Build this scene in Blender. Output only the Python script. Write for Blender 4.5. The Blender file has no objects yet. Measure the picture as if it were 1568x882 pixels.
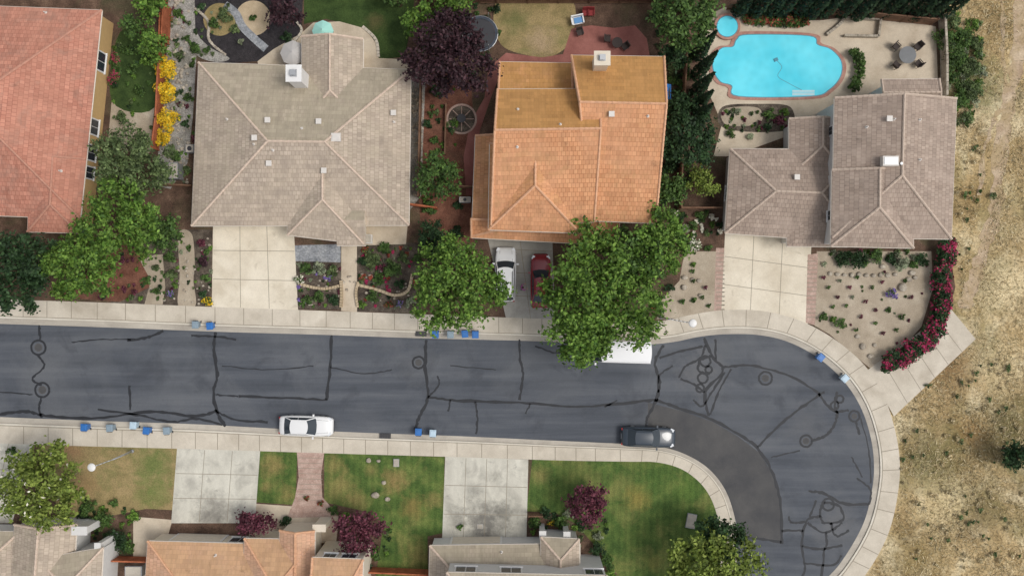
import bpy, bmesh, math, random
import numpy as np
from mathutils import Vector, Matrix
R=random.Random(7); NR=np.random.RandomState(5)
H=80.0; S=17.0
scene=bpy.context.scene
def W(px,py,z=0.0):
    k=(H-z)/H
    return Vector(((px-784)/S*k, -(py-441)/S*k, z))
def c(r,g,b,k=1.06,ds=.07):
    f=lambda v:(v/255/12.92 if v/255<=0.04045 else ((v/255+0.055)/1.055)**2.4)*k
    q=.3*r+.59*g+.11*b; r,g,b=[v+(q-v)*ds for v in (r,g,b)]
    return (f(r),f(g),f(b),1)
# ---------------------------------------------------------------- materials
def nmat(name):
    m=bpy.data.materials.new(name); m.use_nodes=True
    return m,m.node_tree,m.node_tree.nodes['Principled BSDF']
def nd(nt,t,**k):
    n=nt.nodes.new(t)
    for a,v in k.items(): setattr(n,a,v)
    return n
def ramp(nt,fac,cols):
    r=nd(nt,'ShaderNodeValToRGB'); e=r.color_ramp.elements
    while len(e)<len(cols): e.new(0.5)
    for i,(p,cc) in enumerate(cols): e[i].position=p; e[i].color=cc
    nt.links.new(fac,r.inputs[0]); return r.outputs[0]
def noise(nt,vec,scale,detail=6,rough=.6,dist=0):
    n=nd(nt,'ShaderNodeTexNoise'); n.inputs['Scale'].default_value=scale; n.inputs['Detail'].default_value=detail
    n.inputs['Roughness'].default_value=rough; n.inputs['Distortion'].default_value=dist
    if vec: nt.links.new(vec,n.inputs['Vector'])
    return n.outputs['Fac']
def mul(nt,a,b,fac=1.0,mode='MULTIPLY'):
    m=nd(nt,'ShaderNodeMix',data_type='RGBA',blend_type=mode)
    if hasattr(fac,'links'): nt.links.new(fac,m.inputs[0])
    else: m.inputs[0].default_value=fac
    for s,v in ((6,a),(7,b)):
        if hasattr(v,'links'): nt.links.new(v,m.inputs[s])
        else: m.inputs[s].default_value=v
    return m.outputs[2]
def mpos(nt,stretch=(1,1,1),rot=0,uv=False):
    if uv: g=nd(nt,'ShaderNodeUVMap').outputs[0]
    else: g=nd(nt,'ShaderNodeNewGeometry').outputs['Position']
    m=nd(nt,'ShaderNodeMapping'); m.inputs['Scale'].default_value=stretch; m.inputs['Rotation'].default_value=(0,0,rot)
    nt.links.new(g,m.inputs[0]); return m.outputs[0]
def bump(nt,b,h,st,dist=.05):
    n=nd(nt,'ShaderNodeBump'); n.inputs['Strength'].default_value=st; n.inputs['Distance'].default_value=dist
    nt.links.new(h,n.inputs['Height']); nt.links.new(n.outputs[0],b.inputs['Normal'])
def grey(v): return (v,v,v,1)
def gmat(name,cols,scale,fine=8,fineamt=(.75,1.2),stretch=(1,1,1),rot=0,rough=.92,bst=.3,patches=(),big=None,detail=7,big2=None,mow=None):
    m,nt,b=nmat(name); v=mpos(nt,stretch,rot)
    col=ramp(nt,noise(nt,v,scale,detail,.62),cols)
    p=mpos(nt)
    for bg_ in (big,big2):
        if bg_:
            f=ramp(nt,noise(nt,p,bg_[0],6,.62,.5),[(bg_[1],grey(0)),(bg_[2],grey(bg_[4]))]); col=mul(nt,col,bg_[3],f,'MIX')
    for (px,py,r,pc,amt) in patches:
        w=W(px,py); rr=r/S
        d=nd(nt,'ShaderNodeVectorMath',operation='DISTANCE'); nt.links.new(p,d.inputs[0]); d.inputs[1].default_value=w
        a=nd(nt,'ShaderNodeMath',operation='MULTIPLY_ADD'); nt.links.new(noise(nt,p,1.1,6,.75),a.inputs[0]); a.inputs[1].default_value=rr*3.0
        nt.links.new(d.outputs['Value'],a.inputs[2])
        mr=nd(nt,'ShaderNodeMapRange'); nt.links.new(a.outputs[0],mr.inputs[0])
        mr.inputs[1].default_value=rr*1.7; mr.inputs[2].default_value=rr*2.9; mr.inputs[3].default_value=amt; mr.inputs[4].default_value=0
        col=mul(nt,col,pc,mr.outputs[0],'MIX')
    if mow:
        wv=nd(nt,'ShaderNodeTexWave'); wv.inputs['Scale'].default_value=mow; wv.inputs['Distortion'].default_value=.6; nt.links.new(mpos(nt,rot=.03),wv.inputs['Vector'])
        col=mul(nt,col,ramp(nt,wv.outputs['Fac'],[(.3,grey(.93)),(.7,grey(1.07))]))
    fn=noise(nt,p,fine,6,.7)
    col=mul(nt,col,ramp(nt,fn,[(.3,grey(fineamt[0])),(.7,grey(fineamt[1]))]))
    nt.links.new(col,b.inputs['Base Color']); b.inputs['Roughness'].default_value=rough
    b.inputs['Specular IOR Level'].default_value=.25
    if bst: bump(nt,b,fn,bst)
    return m
def pmat(name,col,rough=.5,metal=0,coat=0,var=0):
    m,nt,b=nmat(name); b.inputs['Roughness'].default_value=rough; b.inputs['Metallic'].default_value=metal
    b.inputs['Coat Weight'].default_value=coat
    cc=mul(nt,col,ramp(nt,noise(nt,mpos(nt),3.0),[(.3,grey(1-var)),(.7,grey(1))]))
    nt.links.new(cc,b.inputs['Base Color']); return m
def roofmat(name,c1,c2,mortar,tint,tint2,row=.38,wid=.33,moss=None):
    m,nt,b=nmat(name); v=mpos(nt,uv=True)
    br=nd(nt,'ShaderNodeTexBrick'); nt.links.new(v,br.inputs['Vector'])
    br.inputs['Color1'].default_value=c1; br.inputs['Color2'].default_value=c2; br.inputs['Mortar'].default_value=mortar
    br.inputs['Scale'].default_value=1; br.inputs['Mortar Size'].default_value=.022; br.inputs['Mortar Smooth'].default_value=.5
    br.inputs['Brick Width'].default_value=wid; br.inputs['Row Height'].default_value=row; br.inputs['Bias'].default_value=0
    br.offset=.5
    p=mpos(nt)
    f=ramp(nt,noise(nt,p,.22,7,.68,.6),[(.42,grey(0)),(.62,grey(.6))])
    col=mul(nt,br.outputs['Color'],tint,f,'MIX')
    f2=ramp(nt,noise(nt,p,.45,7,.72,1.0),[(.50,grey(0)),(.66,grey(.6))]); col=mul(nt,col,tint2,f2,'MIX')
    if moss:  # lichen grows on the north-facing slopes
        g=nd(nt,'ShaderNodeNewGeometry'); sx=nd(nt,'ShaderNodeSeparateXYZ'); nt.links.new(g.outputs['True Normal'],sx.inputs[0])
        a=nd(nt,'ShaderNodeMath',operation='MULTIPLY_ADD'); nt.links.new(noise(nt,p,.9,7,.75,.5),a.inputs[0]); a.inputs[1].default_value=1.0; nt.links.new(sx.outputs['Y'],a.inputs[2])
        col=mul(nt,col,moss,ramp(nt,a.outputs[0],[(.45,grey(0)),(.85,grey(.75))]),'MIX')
    br2=nd(nt,'ShaderNodeTexBrick'); nt.links.new(v,br2.inputs['Vector']); br2.offset=.5
    br2.inputs['Color1'].default_value=grey(.76); br2.inputs['Color2'].default_value=grey(1.12); br2.inputs['Mortar'].default_value=grey(.85)
    br2.inputs['Scale'].default_value=1; br2.inputs['Mortar Size'].default_value=.01; br2.inputs['Brick Width'].default_value=wid*3; br2.inputs['Row Height'].default_value=row
    col=mul(nt,col,br2.outputs['Color'],.5)
    sv=mpos(nt,(2.2,.12,1),uv=True)
    col=mul(nt,col,ramp(nt,noise(nt,sv,1.6,5,.7),[(.3,grey(.84)),(.7,grey(1.08))]))
    st=noise(nt,p,1.1,8,.8,.3)
    col=mul(nt,col,ramp(nt,st,[(.33,grey(.72)),(.42,grey(.98)),(.7,grey(1.06))]))
    nt.links.new(col,b.inputs['Base Color']); b.inputs['Roughness'].default_value=.88
    b.inputs['Specular IOR Level'].default_value=.25
    bump(nt,b,br.outputs['Fac'],-.55,.04)
    return m
def leafmat(name,cols,sc=1.5,lo=.48,hi=1.42,trans=.2):
    m,nt,b=nmat(name)
    g=nd(nt,'ShaderNodeNewGeometry')
    k=len(cols); col=ramp(nt,g.outputs['Random Per Island'],[(i/(k-1) if k>1 else 0,cc) for i,cc in enumerate(cols)])
    col=mul(nt,col,ramp(nt,noise(nt,g.outputs['Position'],sc,4,.6),[(.36,grey(lo)),(.64,grey(hi))]))  # clump noise paints crown highlights and dark gaps into the leaf colour
    nt.links.new(col,b.inputs['Base Color']); b.inputs['Roughness'].default_value=.6; b.inputs['Specular IOR Level'].default_value=.25
    if trans:
        t=nd(nt,'ShaderNodeBsdfTranslucent'); nt.links.new(col,t.inputs[0])
        mx=nd(nt,'ShaderNodeMixShader'); mx.inputs[0].default_value=trans
        nt.links.new(b.outputs[0],mx.inputs[1]); nt.links.new(t.outputs[0],mx.inputs[2])
        nt.links.new(mx.outputs[0],nt.nodes['Material Output'].inputs[0])
    return m
# ---------------------------------------------------------------- mesh builder
class MB:
    def __init__(s): s.v=[]; s.f=[]; s.m=[]
    def face(s,pts,m=0):
        i=len(s.v); s.v+= [tuple(p) for p in pts]; s.f.append(tuple(range(i,i+len(pts)))); s.m.append(m)
    def box(s,ctr,size,rz=0,m=0,taper=1.0,rx=0):
        M=Matrix.Translation(ctr)@Matrix.Rotation(rz,4,'Z')@Matrix.Rotation(rx,4,'X')
        x,y,z=[q/2 for q in size]; i=len(s.v)
        for sz in (-1,1):
            k=taper if sz>0 else 1
            for sx,sy in ((-1,-1),(1,-1),(1,1),(-1,1)): s.v.append(tuple(M@Vector((sx*x*k,sy*y*k,sz*z))))
        for q in ((3,2,1,0),(4,5,6,7),(0,1,5,4),(1,2,6,5),(2,3,7,6),(3,0,4,7)): s.f.append(tuple(i+a for a in q)); s.m.append(m)
    def tube(s,p0,p1,r0,r1,n=8,m=0,caps=True):
        p0=Vector(p0);p1=Vector(p1);d=(p1-p0)
        if d.length<1e-6:return
        d.normalize(); a=d.orthogonal().normalized(); b=d.cross(a); i=len(s.v)
        for p,r in ((p0,r0),(p1,r1)):
            for k in range(n):
                t=2*math.pi*k/n; s.v.append(tuple(p+a*math.cos(t)*r+b*math.sin(t)*r))
        for k in range(n): s.f.append((i+k,i+(k+1)%n,i+n+(k+1)%n,i+n+k)); s.m.append(m)
        if caps:
            s.f.append(tuple(i+k for k in reversed(range(n)))); s.m.append(m)
            s.f.append(tuple(i+n+k for k in range(n))); s.m.append(m)
    def grid(s,fn,nu,nv,m=0):
        i=len(s.v)
        for a in range(nu+1):
            for b in range(nv+1): s.v.append(tuple(fn(a/nu,b/nv)))
        for a in range(nu):
            for b in range(nv):
                q=i+a*(nv+1)+b; s.f.append((q,q+1,q+nv+2,q+nv+1)); s.m.append(m)
    def ball(s,ctr,r,m=0,sq=(1,1,1),nu=8,nv=6,jit=0):
        ph=[R.uniform(0,6) for _ in range(3)]
        def fn(u,v):
            t=u*2*math.pi;p=v*math.pi
            d=Vector((math.sin(p)*math.cos(t),math.sin(p)*math.sin(t),math.cos(p)))
            k=1+jit*(math.sin(3*d.x+ph[0])+math.sin(4*d.y+ph[1])+math.sin(3*d.z+ph[2]))/3
            return Vector(ctr)+Vector((d.x*sq[0],d.y*sq[1],d.z*sq[2]))*r*k
        s.grid(fn,nu,nv,m)
    def obj(s,name,mats,parent=None,loc=None,rot=0,smooth=False,uv=False,fix=False,weld=False):
        me=bpy.data.meshes.new(name)
        v=np.array(s.v,dtype=float)
        if loc is None:
            mn=v.min(0);mx=v.max(0); ctr=Vector(((mn[0]+mx[0])/2,(mn[1]+mx[1])/2,mn[2])); v=v-np.array(ctr); L=ctr
        else: L=Vector(loc)
        me.from_pydata(v.tolist(),[],s.f)
        for mt in mats: me.materials.append(mt)
        me.polygons.foreach_set('material_index',s.m)
        if fix or weld:
            bm=bmesh.new(); bm.from_mesh(me)
            if weld: bmesh.ops.remove_doubles(bm,verts=bm.verts,dist=.001)
            bmesh.ops.recalc_face_normals(bm,faces=bm.faces); bm.to_mesh(me); bm.free()
        if smooth: me.polygons.foreach_set('use_smooth',[True]*len(me.polygons))
        if uv:
            ul=me.uv_layers.new(name='UVMap')
            for p in me.polygons:
                n=p.normal
                u=Vector((0,0,1)).cross(n)
                if u.length<1e-3: u=Vector((1,0,0))
                u.normalize(); w=n.cross(u)
                for li in p.loop_indices:
                    co=me.vertices[me.loops[li].vertex_index].co+L
                    ul.data[li].uv=(co.dot(u),co.dot(w))
        me.update()
        o=bpy.data.objects.new(name,me); scene.collection.objects.link(o)
        o.location=L; o.rotation_euler=(0,0,rot)
        if parent:
            o.parent=parent; o.matrix_parent_inverse=Matrix.Translation(-parent.location)
        return o
def empty(name,loc):
    e=bpy.data.objects.new(name,None); scene.collection.objects.link(e); e.location=loc; e.empty_display_size=.5; return e
def catmull(pts,n=6,closed=False):
    P=[Vector((p[0],p[1])) for p in pts]; out=[]; N=len(P)
    rng=range(N) if closed else range(N-1)
    for i in rng:
        if closed: p0,p1,p2,p3=P[i-1],P[i],P[(i+1)%N],P[(i+2)%N]
        else: p0,p1,p2,p3=P[max(i-1,0)],P[i],P[i+1],P[min(i+2,N-1)]
        for k in range(n):
            t=k/n; out.append(.5*((2*p1)+(-p0+p2)*t+(2*p0-5*p1+4*p2-p3)*t*t+(-p0+3*p1-3*p2+p3)*t**3))
    if not closed: out.append(P[-1])
    return [(p.x,p.y) for p in out]
def sheet(name,pts,z,mat,smooth=False,thick=0,parent=None):
    if smooth: pts=catmull(pts,6,True)
    w=[W(p[0],p[1]) for p in pts]; mb=MB()
    top=[Vector((a.x,a.y,z)) for a in w]
    ar=sum(top[i].x*top[(i+1)%len(top)].y-top[(i+1)%len(top)].x*top[i].y for i in range(len(top)))
    if ar<0: top.reverse()
    mb.face(top)
    if thick:
        n=len(top)
        for i in range(n):
            a,b=top[i],top[(i+1)%n]; d=Vector((0,0,-thick)); mb.face([a+d,b+d,b,a])
    return mb.obj(name,[mat],parent)
def circle(px,py,r,n=28): return [(px+r*math.cos(2*math.pi*k/n),py+r*math.sin(2*math.pi*k/n)) for k in range(n)]
def ribbon(mb,pts,wpx,z,m=0,jit=0,sub=0,var=0):
    if sub: pts=catmull(pts,sub)
    P=[W(p[0]+R.uniform(-jit,jit),p[1]+R.uniform(-jit,jit)) for p in pts]
    L=[];n=len(P)
    for i in range(n):
        d=(P[min(i+1,n-1)]-P[max(i-1,0)]); d.z=0; d.normalize(); q=Vector((-d.y,d.x,0))*wpx/S/2*(1+R.uniform(-var,var))
        L.append((P[i]+q,P[i]-q))
    for i in range(n-1):
        a,b=L[i];a2,b2=L[i+1]
        mb.face([Vector((v.x,v.y,z)) for v in (b,b2,a2,a)],m)
def inpoly(x,y,P):
    r=False;n=len(P)
    for i in range(n):
        x1,y1=P[i][:2];x2,y2=P[(i+1)%n][:2]
        if (y1>y)!=(y2>y) and x<(x2-x1)*(y-y1)/(y2-y1)+x1: r=not r
    return r
# ---------------------------------------------------------------- world, light, camera
w=bpy.data.worlds.new('World'); scene.world=w; w.use_nodes=True; nt=w.node_tree
sky=nd(nt,'ShaderNodeTexSky',sky_type='NISHITA'); sky.sun_disc=False; sky.sun_elevation=math.radians(60); sky.sun_rotation=math.radians(100)
sky.dust_density=3; sky.air_density=1.0
hs=nd(nt,'ShaderNodeHueSaturation'); hs.inputs['Saturation'].default_value=.3
nt.links.new(sky.outputs[0],hs.inputs['Color']); bg=nt.nodes['Background']; nt.links.new(hs.outputs[0],bg.inputs[0]); bg.inputs[1].default_value=.15
sl=bpy.data.lights.new('Sun','SUN'); sl.energy=1.5; sl.angle=math.radians(20); sl.color=(1,.96,.9)
so=bpy.data.objects.new('Sun',sl); scene.collection.objects.link(so)
el=math.radians(60); az=math.radians(100)
dv=Vector((math.sin(az)*math.cos(el),math.cos(az)*math.cos(el),math.sin(el)))
so.rotation_euler=dv.to_track_quat('Z','Y').to_euler(); so.location=(60,-10,90)
cam=bpy.data.cameras.new('Camera'); cam.sensor_width=36; cam.lens=36*H/(1568/S); cam.clip_end=3000
co=bpy.data.objects.new('Camera',cam); scene.collection.objects.link(co); co.location=(0,0,H); scene.camera=co
scene.view_settings.view_transform='Standard'
try: scene.view_settings.look='None'
except: pass
# ---------------------------------------------------------------- material library
M={}
M['field']=gmat('dry_grass_field',[(.25,c(112,94,62)),(.40,c(158,134,92)),(.55,c(184,160,116)),(.70,c(214,198,160))],.42,5,(.5,1.35),(1,.55,1),.5,bst=.9,
   big=(.10,.48,.62,c(108,106,64),.7),big2=(.16,.54,.66,c(222,208,172),.6),
   patches=[(1480,120,45,c(90,102,48),.8),(1420,690,50,c(106,98,58),.75),(1545,660,60,c(98,92,54),.7),(1400,860,45,c(128,110,66),.7),(1540,440,48,c(222,204,162),.75),(1460,560,50,c(134,106,70),.7),(1450,780,44,c(216,198,152),.65),(1530,560,40,c(220,202,158),.6),(1500,790,30,c(104,88,56),.6),(1490,660,26,c(160,122,74),.5),(1490,300,30,c(150,120,76),.5)])
M['trail']=gmat('dirt_trail',[(.3,c(160,136,110)),(.7,c(198,178,150))],.8,6,(.7,1.2),big=(.4,.45,.6,c(160,138,98),.7))
M['asphalt']=gmat('asphalt',[(.3,c(66,70,76)),(.5,c(80,84,91)),(.7,c(96,99,104))],.5,22,(.85,1.13),(.10,1.7,1),.025,.88,.25,big=(.12,.45,.7,c(104,106,109),.6),big2=(.35,.54,.68,c(64,67,73),.55),
   patches=[(1075,570,34,c(106,106,107),.65),(1280,800,36,c(104,104,105),.6),(1234,650,30,c(98,99,101),.5),(640,555,30,c(98,100,103),.5),(60,560,34,c(100,102,105),.5),(600,520,24,c(98,100,104),.5),(1100,540,30,c(98,100,102),.5)])
M['asphalt2']=gmat('asphalt_patch',[(.3,c(70,70,72)),(.7,c(84,83,82))],.6,22,(.85,1.12),rough=.88,bst=.25,big=(.3,.5,.7,c(94,92,90),.45))
M['seal']=pmat('crack_sealant',c(36,38,43),.65,var=.3)
M['sidewalk']=gmat('sidewalk_concrete',[(.3,c(182,172,155)),(.6,c(200,190,173)),(.8,c(210,202,186))],.5,12,(.88,1.08),big=(.3,.52,.7,c(162,150,132),.55),bst=.12)
M['kerb']=gmat('kerb_concrete',[(.3,c(190,182,166)),(.7,c(212,205,190))],.5,12,(.88,1.08),bst=.12)
M['gutter']=gmat('gutter_concrete',[(.3,c(158,150,138)),(.7,c(188,180,166))],.5,12,(.88,1.08),(.3,2,1),bst=.12,big=(.3,.5,.7,c(136,128,118),.5))
M['drive']=gmat('driveway_concrete',[(.3,c(202,191,170)),(.7,c(222,212,192))],.4,10,(.9,1.06),big=(.35,.50,.70,c(184,170,146),.6),bst=.1,big2=(1.1,.6,.7,c(168,154,132),.4))
M['drive_g']=gmat('driveway_concrete_grey',[(.3,c(150,146,138)),(.7,c(178,174,164))],.4,10,(.88,1.06),big=(.35,.52,.72,c(128,124,116),.6),bst=.1)
M['drive_s']=gmat('driveway_concrete_stained',[(.3,c(180,176,163)),(.6,c(202,198,184)),(.8,c(216,212,198))],.5,10,(.9,1.06),(1.6,.5,1),big=(.5,.48,.68,c(140,136,126),.6),bst=.1,big2=(1.2,.6,.7,c(120,116,108),.4),
   patches=[(330,790,28,c(104,100,94),.75),(742,800,32,c(90,88,84),.8),(725,750,12,c(130,128,120),.6),(775,785,20,c(110,108,100),.7),(700,790,16,c(112,110,102),.6),(295,740,12,c(130,126,118),.5)])
M['patio']=gmat('patio_concrete',[(.3,c(178,162,140)),(.7,c(204,190,168))],.5,10,(.88,1.08),big=(.4,.52,.7,c(160,142,120),.5),bst=.1)
M['joint']=pmat('concrete_joint',c(140,130,114),.9)
M['mulch']=gmat('brown_mulch',[(.3,c(66,50,40)),(.55,c(98,76,62)),(.75,c(126,102,84))],.7,10,(.5,1.45),bst=.8,big=(.25,.5,.65,c(72,74,48),.6))
M['black']=gmat('black_mulch',[(.3,c(34,32,34)),(.7,c(62,58,60))],1.2,12,(.5,1.6),bst=.9)
M['bed']=gmat('planting_bed',[(.3,c(58,50,44)),(.5,c(84,74,64)),(.7,c(114,104,90))],1.2,10,(.45,1.6),bst=.9)
M['redmulch']=gmat('red_mulch',[(.3,c(90,54,42)),(.7,c(128,86,68))],1.0,10,(.55,1.45),bst=.8,big=(.3,.5,.65,c(74,60,48),.5))
M['gravel']=gmat('grey_gravel',[(.3,c(122,118,112)),(.7,c(172,168,160))],2,9,(.45,1.45),bst=.9,big=(.5,.52,.66,c(92,88,72),.6))
M['tan']=gmat('tan_gravel',[(.3,c(152,138,118)),(.55,c(170,156,136)),(.75,c(186,174,154))],.6,14,(.74,1.22),bst=.5,big=(.3,.5,.68,c(142,128,108),.55))
LB=c(140,122,74)
M['lawn']=gmat('lawn_grass',[(.3,c(54,78,34)),(.5,c(76,98,44)),(.7,c(104,118,58))],.7,10,(.6,1.34),(1,1,1),0,bst=.6,big=(.35,.52,.66,c(128,124,70),.55),mow=.55,
  patches=[(418,712,18,LB,.75),(440,755,12,LB,.7),(408,745,9,LB,.6),(520,745,20,LB,.6),(605,735,17,c(142,120,74),.8),(632,775,17,c(132,114,64),.75),(545,765,14,LB,.65),(665,765,12,LB,.6),(640,850,20,LB,.55),(512,712,15,LB,.6),(570,720,10,LB,.5),
  (976,762,18,c(142,126,64),.75),(905,820,16,c(110,114,56),.6),(880,720,24,c(104,108,56),.5),(1000,860,16,c(128,118,62),.5),(830,725,14,LB,.4),(1050,750,18,c(84,112,46),.5),(1000,735,24,c(62,90,38),.55),(960,720,22,c(58,86,36),.5)])
M['lawn_dark']=gmat('dark_green_lawn_grass',[(.3,c(38,56,24)),(.7,c(66,86,40))],.9,10,(.62,1.35),bst=.6,patches=[(575,35,14,c(90,84,50),.7)])  # deep green grass, darker by its own colour
M['lawn_dry']=gmat('dry_lawn_grass',[(.3,c(124,112,72)),(.5,c(146,128,86)),(.7,c(162,140,98))],.8,10,(.62,1.28),bst=.6,big=(.4,.52,.66,c(112,116,66),.6),
  patches=[(235,710,30,c(96,112,56),.8),(235,755,24,c(98,116,56),.75),(110,690,18,c(156,120,86),.7),(130,740,20,c(150,118,80),.6),(830,65,20,c(170,146,116),.7),(790,30,20,c(92,98,54),.6)])
M['brick']=gmat('pink_pavers',[(.3,c(160,130,116)),(.7,c(190,164,150))],2.2,10,(.72,1.18),bst=.4)
M['redpatio']=gmat('red_stained_concrete',[(.3,c(132,80,72)),(.7,c(162,106,96))],.5,10,(.85,1.1),bst=.1,big=(.4,.5,.7,c(120,74,64),.5))
M['coping']=gmat('pool_coping',[(.3,c(156,110,98)),(.7,c(186,142,126))],2,12,(.8,1.12),bst=.2)
M['flag']=gmat('flagstone',[(.3,c(120,124,130)),(.7,c(160,162,164))],1.5,6,(.6,1.25),bst=.4)
M['sand']=gmat('decomposed_granite',[(.3,c(168,148,118)),(.7,c(194,174,144))],1,14,(.8,1.15),bst=.3)
M['rock']=gmat('landscape_rock',[(.3,c(136,124,110)),(.7,c(194,184,166))],2,9,(.7,1.15),bst=.5)
M['white']=pmat('white_paint',(.76,.75,.73,1),.5,var=.1)
M['ventp']=pmat('vent_paint',c(206,200,192),.5,var=.1)
M['cream']=pmat('cream_stucco',c(214,202,182),.85,var=.1)
M['greyst']=pmat('pale_stucco',c(206,204,200),.85,var=.1)
M['ochre']=pmat('ochre_stucco',c(200,164,108),.85,var=.12)
M['tanst']=pmat('tan_stucco',c(190,160,130),.85,var=.1)
M['fascia']=pmat('fascia_paint',c(206,196,182),.6,var=.1)
M['glass']=pmat('window_glass',(.03,.04,.05,1),.08)
M['dark']=pmat('dark_metal',(.03,.03,.035,1),.5)
M['rubber']=pmat('tyre_rubber',(.02,.02,.02,1),.8)
M['metal']=pmat('galvanised_metal',(.45,.46,.47,1),.45,.6)
M['fence']=gmat('fence_wood',[(.3,c(138,74,48)),(.7,c(180,104,70))],1.5,12,(.75,1.2),bst=.3)
M['fence_b']=gmat('weathered_fence_wood',[(.3,c(96,68,52)),(.7,c(130,100,78))],1.5,12,(.75,1.2),bst=.3)
M['bark']=gmat('tree_bark',[(.3,c(70,54,40)),(.7,c(104,84,66))],3,14,(.6,1.3),bst=.8)
M['roofA']=roofmat('red_roof_tile',c(176,116,96),c(194,134,112),c(150,96,80),c(184,128,106),c(158,122,106))
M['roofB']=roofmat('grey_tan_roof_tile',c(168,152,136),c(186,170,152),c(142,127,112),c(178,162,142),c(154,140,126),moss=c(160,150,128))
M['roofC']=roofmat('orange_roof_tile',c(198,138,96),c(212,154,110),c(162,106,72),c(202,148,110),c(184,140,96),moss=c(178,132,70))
M['roofD']=roofmat('brown_grey_roof_tile',c(152,134,120),c(170,152,137),c(124,107,95),c(158,140,126),c(170,152,138))
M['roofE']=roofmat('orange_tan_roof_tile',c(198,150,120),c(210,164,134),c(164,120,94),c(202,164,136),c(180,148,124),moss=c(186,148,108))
M['capB']=pmat('ridge_tile_grey',c(206,184,164),.8,var=.25)
M['capC']=pmat('ridge_tile_orange',c(216,164,126),.8,var=.25)
M['capA']=pmat('ridge_tile_red',c(190,136,114),.8,var=.25)
M['capD']=pmat('ridge_tile_brown',c(194,174,156),.8,var=.25)
L={}
L['bright']=leafmat('bright_green_leaves',[c(48,78,26),c(84,118,40),c(118,150,60),c(62,96,32)])
L['mid']=leafmat('green_leaves',[c(40,64,28),c(68,96,42),c(92,120,56),c(54,80,34)])
L['dark']=leafmat('dark_green_leaves',[c(28,48,26),c(44,70,38),c(62,88,50)])
L['olive']=leafmat('olive_leaves',[c(58,74,42),c(86,104,60),c(112,128,80)])
L['yg']=leafmat('yellow_green_leaves',[c(76,94,34),c(112,130,50),c(144,158,72)])
L['plum']=leafmat('plum_leaves',[c(36,22,28),c(56,34,40),c(74,46,52)],trans=.1)
L['wine']=leafmat('wine_red_leaves',[c(66,32,42),c(98,48,60),c(122,66,80)],trans=.15)
L['yellow']=leafmat('yellow_flowers',[c(192,150,20),c(230,192,36),c(212,170,26)],trans=.1,lo=.75,hi=1.15)
L['cyp']=leafmat('cypress_foliage',[c(20,38,24),c(34,56,32),c(48,72,42)],trans=.1)
L['magenta']=leafmat('magenta_flowers',[c(140,34,70),c(184,56,100),c(156,36,66)],trans=.1,lo=.75,hi=1.2)
L['wflower']=leafmat('white_flowers',[c(220,214,190),c(240,236,220)],trans=.1,lo=.8,hi=1.1)
L['purple']=leafmat('purple_flowers',[c(110,88,160),c(146,122,186)],trans=.1,lo=.8,hi=1.1)
L['grey']=leafmat('grey_green_leaves',[c(100,110,84),c(140,148,118),c(120,128,100)],trans=.1)
L['red']=leafmat('red_leaves',[c(134,60,48),c(160,80,60)],trans=.1)
L['dry']=leafmat('dry_grass_blades',[c(132,110,72),c(184,162,118),c(224,208,170),c(108,102,62),c(198,178,134)],sc=.3,lo=.7,hi=1.25,trans=.1)
# ---------------------------------------------------------------- ground and roads
mb=MB(); s=900
N=6
for i in range(N):
    for j in range(N):
        x0=-s+2*s*i/N;x1=-s+2*s*(i+1)/N;y0=-s+2*s*j/N;y1=-s+2*s*(j+1)/N
        mb.face([(x0,y0,0),(x1,y0,0),(x1,y1,0),(x0,y1,0)])
mb.obj('ground',[M['field']],weld=True)
U=[(-700,465),(-300,482),(-150,489),(0,495),(150,500),(330,507),(500,512),(640,517),(800,521),(900,525),(980,527),(1030,523),(1070,515),(1110,511),(1160,512),(1205,522),(1250,545),(1290,580),(1318,622),(1334,670),(1339,715),(1335,755),(1325,795),(1308,830),(1285,865),(1262,892),(1225,950),(1215,1100)]
O=[(-700,428),(-300,444),(-150,451),(0,458),(150,463),(330,470),(500,476),(640,481),(800,487),(900,490),(980,492),(1020,490),(1058,482),(1105,475),(1165,476),(1222,490),(1275,518),(1322,558),(1352,605),(1370,660),(1377,712),(1373,760),(1362,808),(1344,848),(1322,882),(1300,912),(1262,968),(1252,1100)]
Lo=[(-700,605),(-300,625),(-150,632),(0,639),(150,645),(300,650),(430,657),(560,663),(700,668),(850,675),(960,680),(1010,684),(1050,696),(1085,718),(1110,750),(1124,790),(1129,830),(1128,870),(1126,950),(1126,1100)]
LO=[(-700,645),(-300,664),(-150,671),(0,678),(150,683),(300,687),(430,691),(560,695),(700,699),(850,704),(960,706),(1005,707),(1042,717),(1070,737),(1088,762),(1099,795),(1103,830),(1102,870),(1100,950),(1100,1100)]
Us,Os,Ls,LOs=[catmull(q,8) for q in (U,O,Lo,LO)]
sheet('road',Us+Ls[::-1],.02,M['asphalt'])
def lerp2(a,b,t): return (a[0]+(b[0]-a[0])*t,a[1]+(b[1]-a[1])*t)
def strip(mb,A,B,t0,t1,z0,z1,m,flip):
    for i in range(len(A)-1):
        q=[W(*lerp2(A[i],B[i],t0)),W(*lerp2(A[i+1],B[i+1],t0)),W(*lerp2(A[i+1],B[i+1],t1)),W(*lerp2(A[i],B[i],t1))]
        for v,z in zip(q,(z0,z0,z1,z1)): v.z=z
        if flip:q.reverse()
        mb.face(q,m)
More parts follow.
